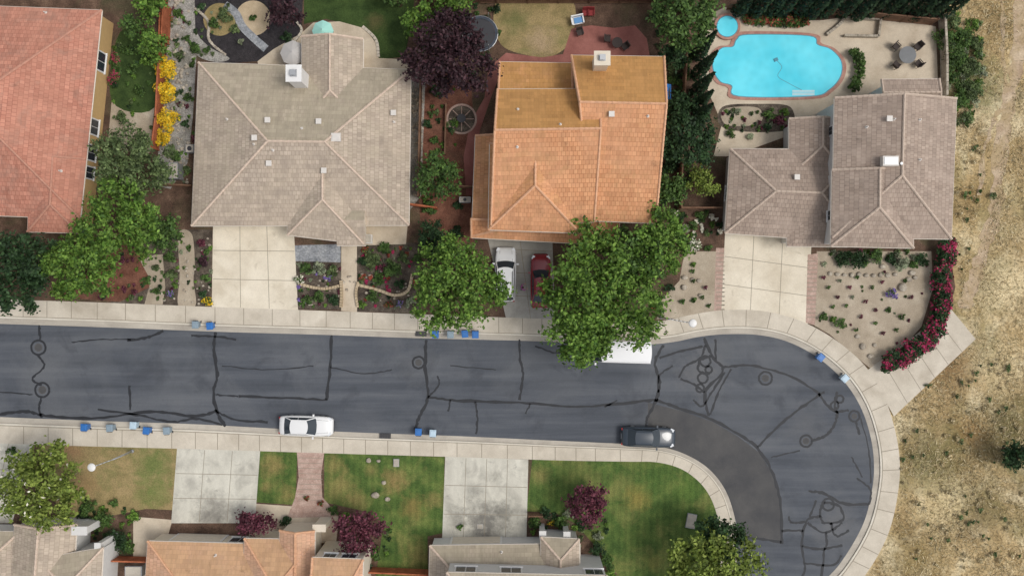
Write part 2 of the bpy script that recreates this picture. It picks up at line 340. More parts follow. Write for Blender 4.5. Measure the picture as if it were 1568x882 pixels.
def walk(name,A,B,flip):
    mb=MB()
    strip(mb,A,B,-.02,.20,.024,.034,1,flip)
    strip(mb,A,B,.20,.215,.034,.14,1,flip)
    strip(mb,A,B,.215,.30,.14,.14,2,flip)
    strip(mb,A,B,.30,1,.14,.142,0,flip)
    strip(mb,A,B,1,1.004,.142,-.02,0,flip)
    acc=0;last=0
    for i in range(len(A)-1):
        p=W(*A[i]);q=W(*A[i+1]); acc+=(q-p).length
        if acc-last>1.52:
            last=acc
            a=W(*lerp2(A[i],B[i],.31));b=W(*lerp2(A[i],B[i],.995)); d=(q-p).normalized()*.03
            mb.face([Vector((v.x,v.y,.1455)) for v in ((a+d,b+d,b-d,a-d) if flip else (a-d,b-d,b+d,a+d))],3)
    t=.30
    for i in range(len(A)-1):
        q=[W(*lerp2(A[i],B[i],t-.015)),W(*lerp2(A[i+1],B[i+1],t-.015)),W(*lerp2(A[i+1],B[i+1],t+.015)),W(*lerp2(A[i],B[i],t+.015))]
        for v in q:v.z=.1455
        mb.face(q[::-1] if flip else q,3)
    mb.obj(name,[M['sidewalk'],M['gutter'],M['kerb'],M['joint']])
walk('sidewalk',Us,Os,False); walk('sidewalk',Ls,LOs,True)
iO=[p for p in Os if p[0]<1330 and p[1]<570]
sheet('residential_lot_ground',iO+[(1345,563),(1400,520),(1452,476),(1462,440),(1440,300),(1437,30),(1440,-400),(-700,-400)],.12,M['mulch'],thick=.15)
sheet('residential_lot_ground',LOs+[(1100,1300),(-700,1300)],.12,M['mulch'],thick=.15)
dp=[(992,616),(1040,628),(1090,645),(1130,668),(1162,692),(1183,725),(1196,770),(1199,828),(1140,822),(1128,800),(1112,752),(1087,720),(1052,698),(1010,686),(992,684)]
sheet('road_asphalt_patch',dp,.0225,M['asphalt2'])
mb=MB()
K=[([(330,509),(328,540),(333,575),(327,600),(333,632),(346,653)],4),([(508,514),(506,560),(500,612)],3.5),([(653,520),(651,560),(655,608),(641,640),(636,657)],4),
([(365,606),(430,609),(500,612)],3),([(655,607),(700,613),(795,616),(880,623),(945,618),(1005,612)],3.5),([(795,520),(796,548),(801,575),(795,612)],3),([(690,612),(686,630)],2.5),
([(728,614),(731,640),(729,664)],2.5),([(812,618),(805,633)],2),([(1016,528),(1003,555),(1010,585),(1005,612),(991,640),(990,655)],3.5),
([(60,498),(62,520)],3),([(57,543),(68,560),(50,580),(64,590)],2.5),([(65,606),(60,622),(64,640)],3),([(0,634),(40,630),(70,636),(150,640),(230,630),(300,637),(333,628)],3.5),
([(198,590),(200,628)],3),([(150,627),(215,636),(262,646),(300,641),(340,650)],2.5),([(333,630),(360,642),(410,646)],3),([(195,521),(225,517),(250,507)],3.5),([(110,524),(150,520),(200,520)],1.5),
([(293,514),(330,515),(362,520)],2.5),([(655,608),(672,590),(670,575)],2),([(365,607),(330,604)],2),([(926,623),(945,612)],2),([(820,530),(850,540),(880,538)],2),
([(1005,612),(1040,625),(1085,640),(1130,664),(1160,686),(1182,722),(1195,770),(1197,832)],3.5),([(1160,684),(1200,645),(1242,613),(1262,600)],3),
([(1108,562),(1150,560),(1200,572),(1248,598),(1275,628),(1300,628)],3),([(1078,518),(1090,545),(1107,568),(1080,600),(1085,637)],3.5),([(1010,548),(1035,540),(1076,530)],3),
([(1040,578),(1050,560),(1072,548),(1080,528)],2.6),([(1042,580),(1062,588),(1078,600)],3),([(1088,545),(1072,552),(1070,568),(1086,572)],3),([(1062,612),(1075,622),(1090,600),(1110,570)],2.6),([(1030,560),(1010,575),(1008,600)],2.5),
([(1095,520),(1096,550)],2.5),([(1120,565),(1100,600),(1088,635)],2.5),([(1238,752),(1262,755),(1290,770),(1330,772)],3.5),([(1330,772),(1333,750),(1312,732)],2.5),
([(1262,768),(1285,775),(1290,795),(1262,800),(1256,782),(1262,768)],3.2),([(1256,790),(1236,796),(1228,830),(1232,870),(1225,890)],3),([(1236,800),(1262,815),(1290,800)],3),([(1228,835),(1262,840),(1265,815)],3),
([(1262,840),(1258,885)],3),([(1262,840),(1290,835)],3),([(1197,812),(1230,812)],2.5),([(1140,822),(1197,829)],3),([(1250,765),(1240,790)],2.5),([(1282,628),(1278,650),(1262,668),(1244,674)],3.5),
([(1310,645),(1316,665)],3),([(1304,700),(1320,730)],2),([(1282,600),(1278,615),(1280,630)],3),([(1208,790),(1212,800),(1232,798)],2.5),([(1272,800),(1280,820),(1300,812)],3),([(1180,700),(1225,690)],1.5),
([(1318,640),(1330,690),(1333,740)],1.6),([(1232,862),(1275,864),(1288,850)],2.5),([(0,600),(50,604)],1.6),([(505,562),(560,572),(600,566)],1.2),([(340,560),(410,566),(480,560)],1.2),([(690,560),(760,566)],1.2)]
for pts,wd in K: ribbon(mb,pts,wd*1.1+.3,.0265,0,.7,8,.35)
for (x,y,r) in ((59,532,11),(65,597,11),(641,555,9),(1172,579,10),(1234,675,9),(1308,637,8),(1286,611,5.5),(1278,621,6),(1137,852,6),(1268,772,9),(1080,553,8),(1076,579,7.5),(1072,594,6),(1085,566,5)):
    q=circle(x,y,r,24); ribbon(mb,q+[q[0]],3.2,.0295,0,.35)
mb.obj('road_crack_sealant',[M['seal']])
M['iron']=gmat('cast_iron',[(.3,c(66,64,62)),(.7,c(92,90,88))],6,20,(.7,1.2),rough=.6,bst=.3)
for (x,y,r) in ((59,532,6),(65,597,6),(641,555,5),(1172,579,5.5),(1234,675,5),(1308,637,4.5)):
    mb=MB(); p=W(x,y); mb.tube((p.x,p.y,.021),(p.x,p.y,.034),r/S,r/S,20); mb.tube((p.x,p.y,.034),(p.x,p.y,.04),r/S*.8,r/S*.8,20,1); mb.obj('manhole_cover',[M['iron'],M['asphalt2']])
for (x,y) in ((590,667),(645,511)):
    mb=MB();p=W(x,y); mb.box((p.x,p.y,.07),(1.0,.45,.16),-.025)
    for k in range(6): mb.box((p.x-.4+k*.16,p.y,.155),(.05,.4,.02),-.025,1)
    mb.obj('storm_drain',[M['dark'],M['iron']])
def quadgrid(name,q,z,mat,nx,ny,jw=.05):
    e=sheet(name,q,z,mat)
    TL,TR,BR,BL=q[:4]; mb=MB()
    def bl(u,v): a=lerp2(TL,TR,u);b=lerp2(BL,BR,u); return lerp2(a,b,v)
    for i in range(1,nx): ribbon(mb,[bl(i/nx,.01),bl(i/nx,.99)],jw*S,z+.004)
    for j in range(1,ny): ribbon(mb,[bl(.01,j/ny),bl(.99,j/ny)],jw*S,z+.006)
    if mb.f:
        o=mb.obj('control_joints',[M['joint']]); o.parent=e; o.matrix_parent_inverse=Matrix.Translation(-e.location)
quadgrid('driveway',[(327,340),(450,340),(457,475),(325,471)],.136,M['drive'],3,3)
quadgrid('driveway',[(742,345),(845,350),(850,490),(775,488)],.136,M['drive_g'],2,4)
quadgrid('driveway',[(1110,350),(1242,368),(1236,496),(1104,478)],.136,M['drive'],3,3)
quadgrid('driveway',[(272,686),(399,690),(391,800),(263,800)],.136,M['drive_s'],3,3)
quadgrid('driveway',[(682,698),(809,703),(806,830),(677,830)],.136,M['drive_s'],4,3)
quadgrid('driveway',[(-60,675),(52,679),(20,800),(-80,800)],.136,M['drive_s'],3,3)
quadgrid('concrete_path',[(1455,473),(1493,519),(1368,637),(1328,566)],.13,M['sidewalk'],1,6)
sheet('walkway',[(523,372),(547,374),(547,478),(523,476)],.134,M['patio'])
sheet('front_patio',[(556,335),(625,338),(622,374),(556,376)],.132,M['patio'])
sheet('stone_walkway',[(452,376),(522,374),(522,402),(452,400)],.131,M['flag'])
sheet('planting_bed',[(452,400),(523,402),(523,474),(455,473)],.1265,M['bed'])
sheet('planting_bed',[(547,372),(640,372),(645,480),(547,477)],.1265,M['bed'])
sheet('planting_bed',[(215,352),(326,352),(324,471),(170,464)],.1245,M['bed'])
sheet('gravel_path',[(274,358),(294,358),(299,400),(297,430),(300,468),(274,468),(276,420)],.129,M['tan'],True)
sheet('gravel_path',[(238,390),(250,390),(254,440),(250,466),(222,466),(232,430),(216,400)],.129,M['tan'])
sheet('planting_bed',[(85,455),(215,350),(230,440),(185,462)],.1275,M['redmulch'])
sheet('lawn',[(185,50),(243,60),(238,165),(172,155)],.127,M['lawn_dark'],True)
sheet('dirt_yard',[(172,155),(238,160),(230,235),(165,230)],.1255,M['tan'])
sheet('gravel_bed',[(252,-40),(298,-40),(302,80),(296,180),(288,250),(262,290),(240,285),(250,120)],.126,M['gravel'])
sheet('mulch_garden',[(298,-40),(466,-40),(462,50),(428,92),(330,100),(300,60)],.1262,M['black'],False)
sheet('gravel_border',[(285,10),(295,-5),(300,45),(320,72),(352,90),(330,96),(300,84),(284,50)],.129,M['gravel'],True)
sheet('granite_circle',circle(388,29,27),.13,M['sand']); sheet('garden_circle',circle(337,31,25),.13,M['lawn_dry'])
mb=MB(); ribbon(mb,[(345,8),(362,22),(372,42),(392,62),(408,76)],12,.135,0,0,6); mb.obj('flagstone_path',[M['flag']])
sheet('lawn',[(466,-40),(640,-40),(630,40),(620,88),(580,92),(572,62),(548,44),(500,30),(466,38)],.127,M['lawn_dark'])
sheet('patio',[(395,95),(420,76),(462,52),(480,36),(520,34),(560,45),(578,70),(580,90),(620,92),(632,112),(600,120),(400,120)],.13,M['patio'])
sheet('gravel_side_yard',[(629,105),(652,110),(645,300),(622,330)],.1263,M['gravel'])
sheet('red_mulch_yard',[(652,110),(720,110),(730,250),(725,372),(645,372),(642,300)],.1257,M['redmulch'])
sheet('dry_lawn',[(762,0),(795,-10),(872,0),(880,40),(868,72),(840,88),(800,84),(768,70),(756,35)],.127,M['lawn_dry'],True)
sheet('red_patio',[(875,45),(905,40),(940,44),(972,40),(990,60),(995,90),(870,100),(800,96),(768,110),(752,150),(735,200),(728,260),(730,300),(714,300),(710,240),(720,190),(742,150),(748,105),(775,82),(830,89),(862,84)],.13,M['redpatio'],False)
sheet('pool_patio',[(1082,25),(1110,12),(1160,35),(1260,32),(1290,28),(1350,22),(1432,42),(1436,150),(1275,170),(1230,200),(1120,240),(1092,240),(1105,190),(1075,120)],.128,M['patio'])
sheet('planting_bed',[(1105,165),(1160,160),(1210,165),(1205,200),(1110,198)],.1335,M['bed'],True)
sheet('planter_bed',[(1108,168),(1160,166),(1162,190),(1112,192)],.1365,M['tan'],True)
sheet('tan_gravel_yard',[(1048,385),(1096,385),(1094,480),(1050,486),(1005,489),(1012,460),(1040,430)],.127,M['tan'])
sheet('paver_strip',[(1096,380),(1110,380),(1105,477),(1093,478)],.131,M['brick'])
sheet('paver_strip',[(1236,390),(1252,388),(1247,498),(1233,494)],.138,M['brick'])
sheet('tan_gravel_yard',[(1250,385),(1425,385),(1428,440),(1410,500),(1370,545),(1335,566),(1300,538),(1270,512),(1246,498)],.127,M['tan'])
sheet('dry_lawn',[(62,680),(272,686),(266,780),(225,778),(140,795),(90,780)],.127,M['lawn_dry'])
sheet('lawn',[(399,690),(456,692),(453,772),(391,768)],.127,M['lawn'])
sheet('paver_walkway',[(455,691),(497,693),(492,725),(494,760),(520,790),(440,792),(452,762),(458,730)],.131,M['brick'])
sheet('lawn',[(497,693),(681,699),(678,815),(655,820),(655,885),(575,885),(588,800),(560,782),(497,768)],.127,M['lawn'])
sheet('lawn',[p for p in LOs if p[0]>808 and p[1]<875]+[(1075,900),(960,900),(925,850),(880,800),(850,784),(806,782)],.127,M['lawn'])
sheet('patio',[(390,770),(460,775),(520,790),(515,830),(380,830)],.129,M['patio'])
sheet('patio',[(205,790),(265,795),(235,900),(205,900)],.1285,M['patio'])
mb=MB()
ribbon(mb,[(1566,-60),(1562,60),(1545,160),(1530,250),(1522,330),(1500,400),(1478,470)],20,.012,0,2.5,8,.35)
ribbon(mb,[(1530,-60),(1535,60),(1540,150),(1515,200),(1500,300)],7,.008,0,3,8,.6)
mb.obj('dirt_trail',[M['trail']])
mb=MB()
for k in range(14):
    y=388+k*6.6; ribbon(mb,[(1096,y),(1109,y)],1.2,.136)
    ribbon(mb,[(1235,y+12),(1250,y+12)],1.2,.143)
for k in range(9): ribbon(mb,[(457,700+k*8),(494,701+k*8)],.8,.135)
mb.obj('paver_joints',[M['joint']])
# ---------------------------------------------------------------- pool
poolp=[(1128,62),(1145,55),(1238,57),(1250,70),(1270,77),(1286,95),(1285,118),(1268,138),(1240,148),(1130,148),(1120,132),(1103,126),(1092,108),(1093,88),(1106,75),(1122,73)]
def grow(P,d):
    cx=sum(p[0] for p in P)/len(P);cy=sum(p[1] for p in P)/len(P); o=[]
    for p in P:
        v=Vector((p[0]-cx,p[1]-cy)); l=v.length; v=v*(1+d/l); o.append((cx+v.x,cy+v.y))
    return o
pe=empty('swimming_pool',W(1190,103))
sheet('coping',grow(poolp,7),.20,M['coping'],True,.1,pe)
m,nt_,b=nmat('pool_water'); p_=mpos(nt_); vo=nd(nt_,'ShaderNodeTexVoronoi'); vo.inputs['Scale'].default_value=1.6; vo.feature='SMOOTH_F1'; nt_.links.new(p_,vo.inputs['Vector'])
cc=ramp(nt_,noise(nt_,p_,.35,3,.5),[(.3,c(78,204,226)),(.7,c(108,222,240))]); cc=mul(nt_,cc,ramp(nt_,vo.outputs['Distance'],[(.2,grey(.97)),(.6,grey(1.03))]))  # Voronoi mottle paints faint caustic light into the water colour
nt_.links.new(cc,b.inputs['Base Color']); b.inputs['Roughness'].default_value=.12; b.inputs['IOR'].default_value=1.2; bump(nt_,b,noise(nt_,p_,3,3,.5),.08,.03)
M['water']=m
M['tilew']=pmat('pool_tile',c(60,130,150),.3)
sheet('tile_line',grow(poolp,1.5),.204,M['tilew'],True,0,pe)
sheet('water',poolp,.209,M['water'],True,0,pe)
mb=MB()
p=W(1187,93); mb.box((p.x,p.y,.25),(.35,.28,.08),.4); ribbon(mb,[(1187,93),(1196,104),(1190,118),(1205,128),(1228,140)],.8,.214,0,0,6)
mb.obj('pool_cleaner',[M['tilew']])
mb=MB()
for k in range(4): ribbon(mb,[(1212,140+k*2.2),(1246,140+k*2.2)],1.0,.22)
mb.obj('pool_steps',[M['white']],pe)
se=empty('spa',W(1112,43)); sheet('coping',circle(1112,43,20),.42,M['coping'],False,.3,se); sheet('tile_line',circle(1112,43,16.5),.424,M['tilew'],False,0,se); sheet('water',circle(1112,43,15.5),.43,M['water'],False,0,se)
# ---------------------------------------------------------------- houses
class House:
    def __init__(s,name,cpx,wall,roof,cap):
        s.e=empty(name,W(*cpx)); s.wall=wall;s.roof=roof;s.cap=cap
        s.R=MB();s.Wl=MB();s.C=MB();s.Win=MB()
    def block(s,quad,ez,pitch=.33,axis=None,ends='hh',over=.4,t=.5,rise=None,wins=(),caps=True,zb=.1,doors=()):
        A,B,C,D=[W(p[0],p[1],ez) for p in quad]
        wx=((A-B).length+(C-D).length)/2; wy=((A-D).length+(B-C).length)/2
        if axis is None: axis='x' if wx>=wy else 'y'
        q=(A,B,C,D) if axis=='x' else (B,C,D,A)
        a,b,c_,d=q; half=((a-d).length+(b-c_).length)/4
        hz=rise if rise is not None else half*pitch
        Lp=d.lerp(a,t);Rp=c_.lerp(b,t); u=(Rp-Lp).normalized(); ln=(Rp-Lp).length
        ins=min(half,ln/2-.01)
        Rl=Lp+(u*ins if ends[0]=='h' else u*0);Rr=Rp-(u*ins if ends[1]=='h' else u*0)
        Rl=Rl+Vector((0,0,hz));Rr=Rr+Vector((0,0,hz))
        mb=s.R
        mb.face([d,c_,Rr,Rl],0);mb.face([b,a,Rl,Rr],0)
        mb.face([a,d,Rl],0 if ends[0]=='h' else 1);mb.face([c_,b,Rr],0 if ends[1]=='h' else 1)
        dn=Vector((0,0,-.2)); P=[a,d,c_,b]
        for i in range(4):
            x,y=P[i],P[(i+1)%4]; mb.face([x+dn,y+dn,y,x],2)
        mb.face([x+dn for x in reversed(P)],1)
        g=s.C
        for i in range(4):
            x,y=P[i],P[(i+1)%4]
            if (i==0 and ends[0]=='g') or (i==2 and ends[1]=='g'): continue
            g.tube(x+Vector((0,0,-.08)),y+Vector((0,0,-.08)),.06,.06,6,1)
        if caps:
            up=Vector((0,0,.01))
            E=[(Rl,Rr),(a,Rl),(d,Rl),(b,Rr),(c_,Rr)]
            for x,y in E:
                dd=(y-x); k_=max(1,int(dd.length/.42))
                for q_ in range(k_):
                    g.tube(x+dd*(q_/k_)+up,x+dd*((q_+1.05)/k_)+up,.125,.09,6,0)
        ux=(B-A).normalized();uy=(D-A).normalized()
        iw=[A+ux*over+uy*over,B-ux*over+uy*over,C-ux*over-uy*over,D+ux*over-uy*over]
        for i in range(4):
            x,y=iw[i],iw[(i+1)%4]
            s.Wl.face([(x.x,x.y,zb),(x.x,x.y,ez+.04),(y.x,y.y,ez+.04),(y.x,y.y,zb)])
        for (ed,fr,zc,w_,h_) in wins:
            x,y=iw[ed],iw[(ed+1)%4]; p=x.lerp(y,fr); dr=(y-x).normalized(); n=Vector((-dr.y,dr.x,0))
            if n.dot(p-(A+C)/2)<0:n=-n
            rz=math.atan2(dr.y,dr.x)
            s.Win.box((p.x+n.x*.03,p.y+n.y*.03,zc),(w_+.2,.08,h_+.2),rz,1)
            for sx in (-1,1):
                cc=p+n*.075+dr*sx*w_*.25; s.Win.box((cc.x,cc.y,zc),(w_*.46,.03,h_),rz,0)
            cc=p+n*.1; s.Win.box((cc.x,cc.y,zc-h_/2-.12),(w_+.3,.16,.06),rz,1)
        for (ed,fr,w_,h_) in doors:
            x,y=iw[ed],iw[(ed+1)%4]; p=x.lerp(y,fr); dr=(y-x).normalized(); n=Vector((-dr.y,dr.x,0))
            if n.dot(p-(A+C)/2)<0:n=-n
            rz=math.atan2(dr.y,dr.x); s.Win.box((p.x+n.x*.03,p.y+n.y*.03,.12+h_/2),(w_,.08,h_),rz,1)
            for k in range(4): s.Win.box((p.x+n.x*.08,p.y+n.y*.08,.3+k*h_/4+.1),(w_*.92,.03,h_/4-.1),rz,2)
    def chimney(s,px,py,ztop,sx,sy,m='white'):
        p=W(px,py,ztop); mb=MB(); mb.box((p.x,p.y,ztop/2),(sx,sy,ztop)); mb.box((p.x,p.y,ztop+.06),(sx+.22,sy+.22,.12)); mb.box((p.x,p.y,ztop+.16),(sx*.5,sy*.5,.1),0,2); mb.tube((p.x,p.y,ztop+.2),(p.x,p.y,ztop+.42),.16,.16,10,2); mb.box((p.x,p.y,ztop+.46),(.45,.45,.05),0,2)
        mb.obj('chimney',[M[m],M['dark'],M['metal']],s.e)
    def done(s):
        s.R.obj('roof',[s.roof,s.wall,M['fascia']],s.e,uv=True,fix=False)
        s.Wl.obj('walls',[s.wall],s.e); s.C.obj('ridge_tiles_and_gutters',[s.cap,M['fascia']],s.e)
        if s.Win.f: s.Win.obj('windows_and_doors',[M['glass'],M['white'],M['cream']],s.e)
hA=House('red_roof_house',(20,180),M['ochre'],M['roofA'],M['capA'])
hA.block([(-260,0),(156,16),(123,335),(-290,320)],3.1,over=.3,wins=[(1,.22,1.8,1.6,1.3),(1,.55,1.8,1.3,1.3),(1,.68,1.8,1.3,1.3),(1,.78,1.8,1.0,1.3)])
hA.block([(45,240),(131,244),(121,357),(42,355)],3.1,over=.3,axis='y',ends='gh',pitch=.33,wins=[(2,.4,1.6,1.8,1.2)])
hA.done()
hB=House('grey_tile_roof_house',(465,220),M['cream'],M['roofB'],M['capB'])
hB.block([(304,96),(629,107),(626,345),(293,346)],3.0,pitch=.33,doors=[(2,.82,4.9,2.2)],wins=[(1,.3,1.6,1.5,1.2),(3,.4,1.6,1.5,1.2),(0,.3,1.6,2,1.2)])
hB.block([(462,56),(556,60),(556,190),(462,190)],3.0,pitch=.42,axis='y',ends='gh')
hB.block([(440,230),(558,230),(557,374),(440,360)],3.0,pitch=.42,axis='y',ends='gh',wins=[(2,.5,1.6,1.6,1.3)])
hB.block([(516,300),(560,300),(560,376),(516,376)],2.95,pitch=.35,axis='x',ends='gg',caps=False)
hB.chimney(450,113,6.4,1.1,1.2); hB.done()
hC=House('orange_tile_roof_house',(870,220),M['tanst'],M['roofC'],M['capC'])
hC.block([(875,85),(1017,87),(1004,342),(904,338)],5.5,axis='x',ends='gg',t=.68,rise=2.5,wins=[(1,.4,4.4,1.6,1.3),(0,.5,4.4,1.6,1.3),(2,.5,4.4,1.6,1.3)],over=.35)
hC.block([(762,137),(918,136),(910,340),(752,345)],5.6,axis='x',ends='gg',t=.66,rise=2.6,wins=[(3,.5,4.4,1.5,1.2)],over=.35)
hC.block([(750,220),(889,222),(888,357),(748,352)],5.5,axis='y',ends='gh',pitch=.46,wins=[(2,.5,4.3,2,1.3)])
hC.block([(765,95),(876,97),(876,165),(763,165)],3.4,axis='x',ends='gg',t=.05,rise=1.3)
hC.block([(728,208),(775,208),(768,352),(722,362)],3.0,axis='y',ends='gg',t=.95,rise=.9)
hC.block([(722,335),(890,340),(888,373),(722,364)],3.05,axis='x',ends='gg',t=.95,rise=.6,doors=[(2,.35,4.9,2.2)])
hC.block([(884,320),(950,322),(947,373),(884,372)],2.95,axis='y',ends='gh',pitch=.5)
hC.chimney(922,90,8.6,1.1,.95,'cream'); hC.done()
hD=House('brown_tile_roof_house',(1320,260),M['greyst'],M['roofD'],M['capD'])
hD.block([(1118,228),(1320,229),(1318,372),(1110,357)],3.0,wins=[(3,.5,1.6,1.2,1.2)],doors=[(2,.7,4.9,2.2)])
hD.block([(1205,300),(1300,300),(1298,378),(1205,377)],3.02,axis='y',ends='gh',pitch=.3,caps=False)
hD.block([(1208,182),(1300,183),(1300,270),(1208,270)],3.0,axis='y',ends='gh',pitch=.4)
hD.block([(1278,150),(1465,151),(1457,366),(1274,364)],5.6,axis='y',ends='gh',pitch=.33,over=.3,wins=[(3,.8,3.9,.7,1.2),(3,.15,4.5,.8,1.2),(1,.5,4.3,1.5,1.2),(0,.5,4.3,1.5,1.2)])
hD.block([(1274,260),(1399,262),(1399,380),(1272,377)],5.55,axis='y',ends='gh',pitch=.42,over=.3,wins=[(2,.5,4.4,1.6,1.3)])
hD.block([(1350,122),(1438,121),(1438,165),(1350,165)],4.6,axis='x',ends='gg',pitch=.3)
hD.done()
hE=House('tan_orange_roof_house',(390,900),M['cream'],M['roofE'],M['capC'])
hE.block([(226,828),(450,834),(445,1010),(215,1005)],3.0,over=.15,wins=[(0,.6,1.6,1.6,1.2)],doors=[(0,.3,4.6,2.2)])
hE.block([(374,824),(482,826),(482,960),(372,960)],3.3,axis='x',ends='hh',pitch=.4,over=.15)
hE.block([(428,812),(482,813),(482,960),(428,960)],3.4,axis='y',ends='gh',pitch=.5,over=.12)
hE.block([(478,853),(556,856),(552,1010),(478,1010)],5.4,axis='x',ends='gh',pitch=.3,over=.1,wins=[(0,.3,4.6,1.0,1.0),(0,.7,4.6,1.2,1.0)])
hE.done()
hF=House('grey_roof_two_storey_house',(780,920),M['greyst'],M['roofB'],M['capB'])
hF.block([(658,835),(888,832),(888,1010),(655,1010)],3.0,over=.15,pitch=.3,doors=[(0,.3,4.6,2.2)])
hF.block([(828,822),(887,825),(887,960),(828,958)],3.3,axis='y',ends='hh',pitch=.5,over=.12)
hF.block([(684,876),(930,881),(925,1020),(680,1020)],6.2,over=.08,pitch=.33,wins=[(0,.11,5.2,1.7,1.2),(0,.4,5.2,1.7,1.2),(0,.93,5.2,1.5,1.2)])
hF.done()
hG=House('grey_gabled_roof_house',(60,900),M['greyst'],M['roofB'],M['capB'])
hG.block([(22,803),(118,803),(106,960),(10,960)],3.2,axis='y',ends='gh',pitch=.45,over=.15)
hG.block([(-80,812),(30,814),(30,960),(-90,960)],3.0,over=.15,pitch=.35)
hG.block([(60,855),(158,838),(150,980),(50,980)],3.6,over=.12,pitch=.3)
hG.done()
for nm,e,lst in (('entry_parapet',hE.e,[(489,808,3.0,1.0,.5)]),('entry_parapet',hF.e,[(831,818,2.9,.45,.5),(868,819,2.9,.45,.5),(849,828,3.0,1.6,.35)]),('entry_parapet',hG.e,[(122,812,3.3,1.2,.6),(150,846,3.5,.4,1.6)])):
    for (x,y,z,sx,sy) in lst:
        mb=MB();p=W(x,y,z);mb.box((p.x,p.y,z/2),(sx,sy,z));mb.box((p.x,p.y,z+.05),(sx+.16,sy+.16,.1),0,0);mb.obj(nm,[M['cream'] if e is hE.e else M['greyst']],e)
bpy.context.view_layer.update(); dg=bpy.context.evaluated_depsgraph_get()
def hit(px,py):
    o=Vector((0,0,H)); d=(W(px,py)-o).normalized(); r=scene.ray_cast(dg,o,d); return r[1] if r[0] else W(px,py)
def vent(e,px,py,k):
    p=hit(px,py); mb=MB()
    if k=='box': mb.box((p.x,p.y,p.z+.1),(.34,.34,.4),0); mb.box((p.x,p.y,p.z+.32),(.46,.46,.06),0)
    elif k=='pipe': mb.tube((p.x,p.y,p.z-.1),(p.x,p.y,p.z+.32),.05,.05,8); mb.tube((p.x,p.y,p.z-.05),(p.x,p.y,p.z+.06),.15,.09,10)
    elif k=='ac': mb.box((p.x,p.y,p.z+.25),(1.3,.8,.6)); mb.box((p.x,p.y,p.z+.57),(1.1,.6,.05),0,1); mb.tube((p.x+.9,p.y-.2,p.z),(p.x+.9,p.y-.2,p.z+.5),.12,.12,8,1)
    elif k=='flat': mb.box((p.x,p.y,p.z+.1),(.8,.7,.26),0); mb.box((p.x,p.y,p.z+.25),(.6,.5,.05),0,0)
    mb.obj('roof_vent',[M['ventp'],M['metal']],e)
for e,l in ((hB.e,[(411,185,'box'),(489,187,'box'),(515,211,'flat'),(391,212,'box'),(389,221,'pipe'),(413,251,'box'),(418,230,'pipe'),(497,262,'box'),(603,174,'box'),(603,187,'pipe'),(462,197,'pipe'),(348,183,'pipe')]),
            (hC.e,[(793,168,'pipe'),(792,225,'pipe'),(858,191,'pipe'),(936,176,'box'),(992,178,'pipe')]),
            (hD.e,[(1360,248,'ac'),(1360,183,'box'),(1369,183,'pipe'),(1408,184,'pipe'),(1408,245,'pipe'),(1219,272,'box'),(1327,195,'pipe')]),
            (hA.e,[(70,20,'pipe'),(93,262,'pipe')]),(hF.e,[(768,845,'pipe')]),(hE.e,[(330,850,'pipe')])):
    for a in l: vent(e,*a)
# ---------------------------------------------------------------- fences
def fence(pts,h=1.8,mat='fence',name='wooden_fence'):
    mb=MB()
    for i in range(len(pts)-1):
        a=W(pts[i][0],pts[i][1],h);b=W(pts[i+1][0],pts[i+1][1],h); d=b-a; L_=Vector((d.x,d.y,0)).length; rz=math.atan2(d.y,d.x); n=max(1,int(L_/2.4))
        m_=(a+b)/2
        nb=int(L_/.16)
        for k in range(nb):
            p=a.lerp(b,(k+.5)/nb); mb.box((p.x,p.y,h/2+.06+R.uniform(-.02,.02)),(.145,.025,h-.08),rz)
        for zz in (.4,h-.35): mb.box((m_.x+.03*math.sin(rz),m_.y-.03*math.cos(rz),zz),(L_,.05,.09),rz)
        mb.box((m_.x,m_.y,h+.05),(L_,.13,.04),rz)
        for k in range(n+1):
            p=a.lerp(b,k/n); mb.box((p.x,p.y,h/2+.08),(.11,.11,h+.16),rz)
    mb.obj(name,[M[mat]])
fence([(248,-60),(243,80),(238,180),(232,226)]); fence([(250,5),(247,60)],2.0)
fence([(644,100),(640,300)],1.8,'fence_b'); fence([(1058,-20),(1052,90),(1046,200),(1044,318)],1.8,'fence_b'); fence([(1044,318),(1105,318)],1.6,'fence_b')
fence([(640,-2),(760,-4),(1000,-4),(1060,-2)],1.8,'fence_b'); fence([(1120,6),(1250,12),(1437,30)],1.8,'fence_b')
fence([(683,160),(681,236)],.6,'fence_b','garden_edging'); fence([(225,860),(150,858)],1.6,'fence'); fence([(560,876),(655,880)],1.7,'fence')
fence([(625,312),(668,318)],1.6,'fence'); fence([(245,282),(292,284)],1.6,'fence_b'); fence([(288,-20),(450,-22),(640,-20)],1.8,'fence_b'); fence([(690,284),(724,286)],1.6,'fence_b')
fence([(810,790),(830,790)],1.4,'fence_b')
def wall(pts,h,wd,mat,name):
    mb=MB()
    P=catmull(pts,5)
    for i in range(len(P)-1):
        a=W(*P[i]);b=W(*P[i+1]);d=b-a; m_=(a+b)/2; mb.box((m_.x,m_.y,.1+h/2),(d.length+.04,wd,h),math.atan2(d.y,d.x))
    mb.obj(name,[mat])
wall([(458,434),(480,440),(500,442),(520,438)],.3,.25,M['sand'],'low_garden_wall'); wall([(548,436),(580,444),(605,452),(625,445),(632,420)],.35,.25,M['sand'],'low_garden_wall')
wall([(523,430),(524,450),(523,470)],.3,.25,M['sand'],'low_garden_wall'); wall([(549,432),(546,450),(549,470)],.3,.2,M['sand'],'low_garden_wall')
wall([(1437,28),(1440,90),(1440,150)],1.2,.2,M['rock'],'garden_wall'); wall([(1264,55),(1285,38),(1290,28)],.4,.25,M['rock'],'low_garden_wall')
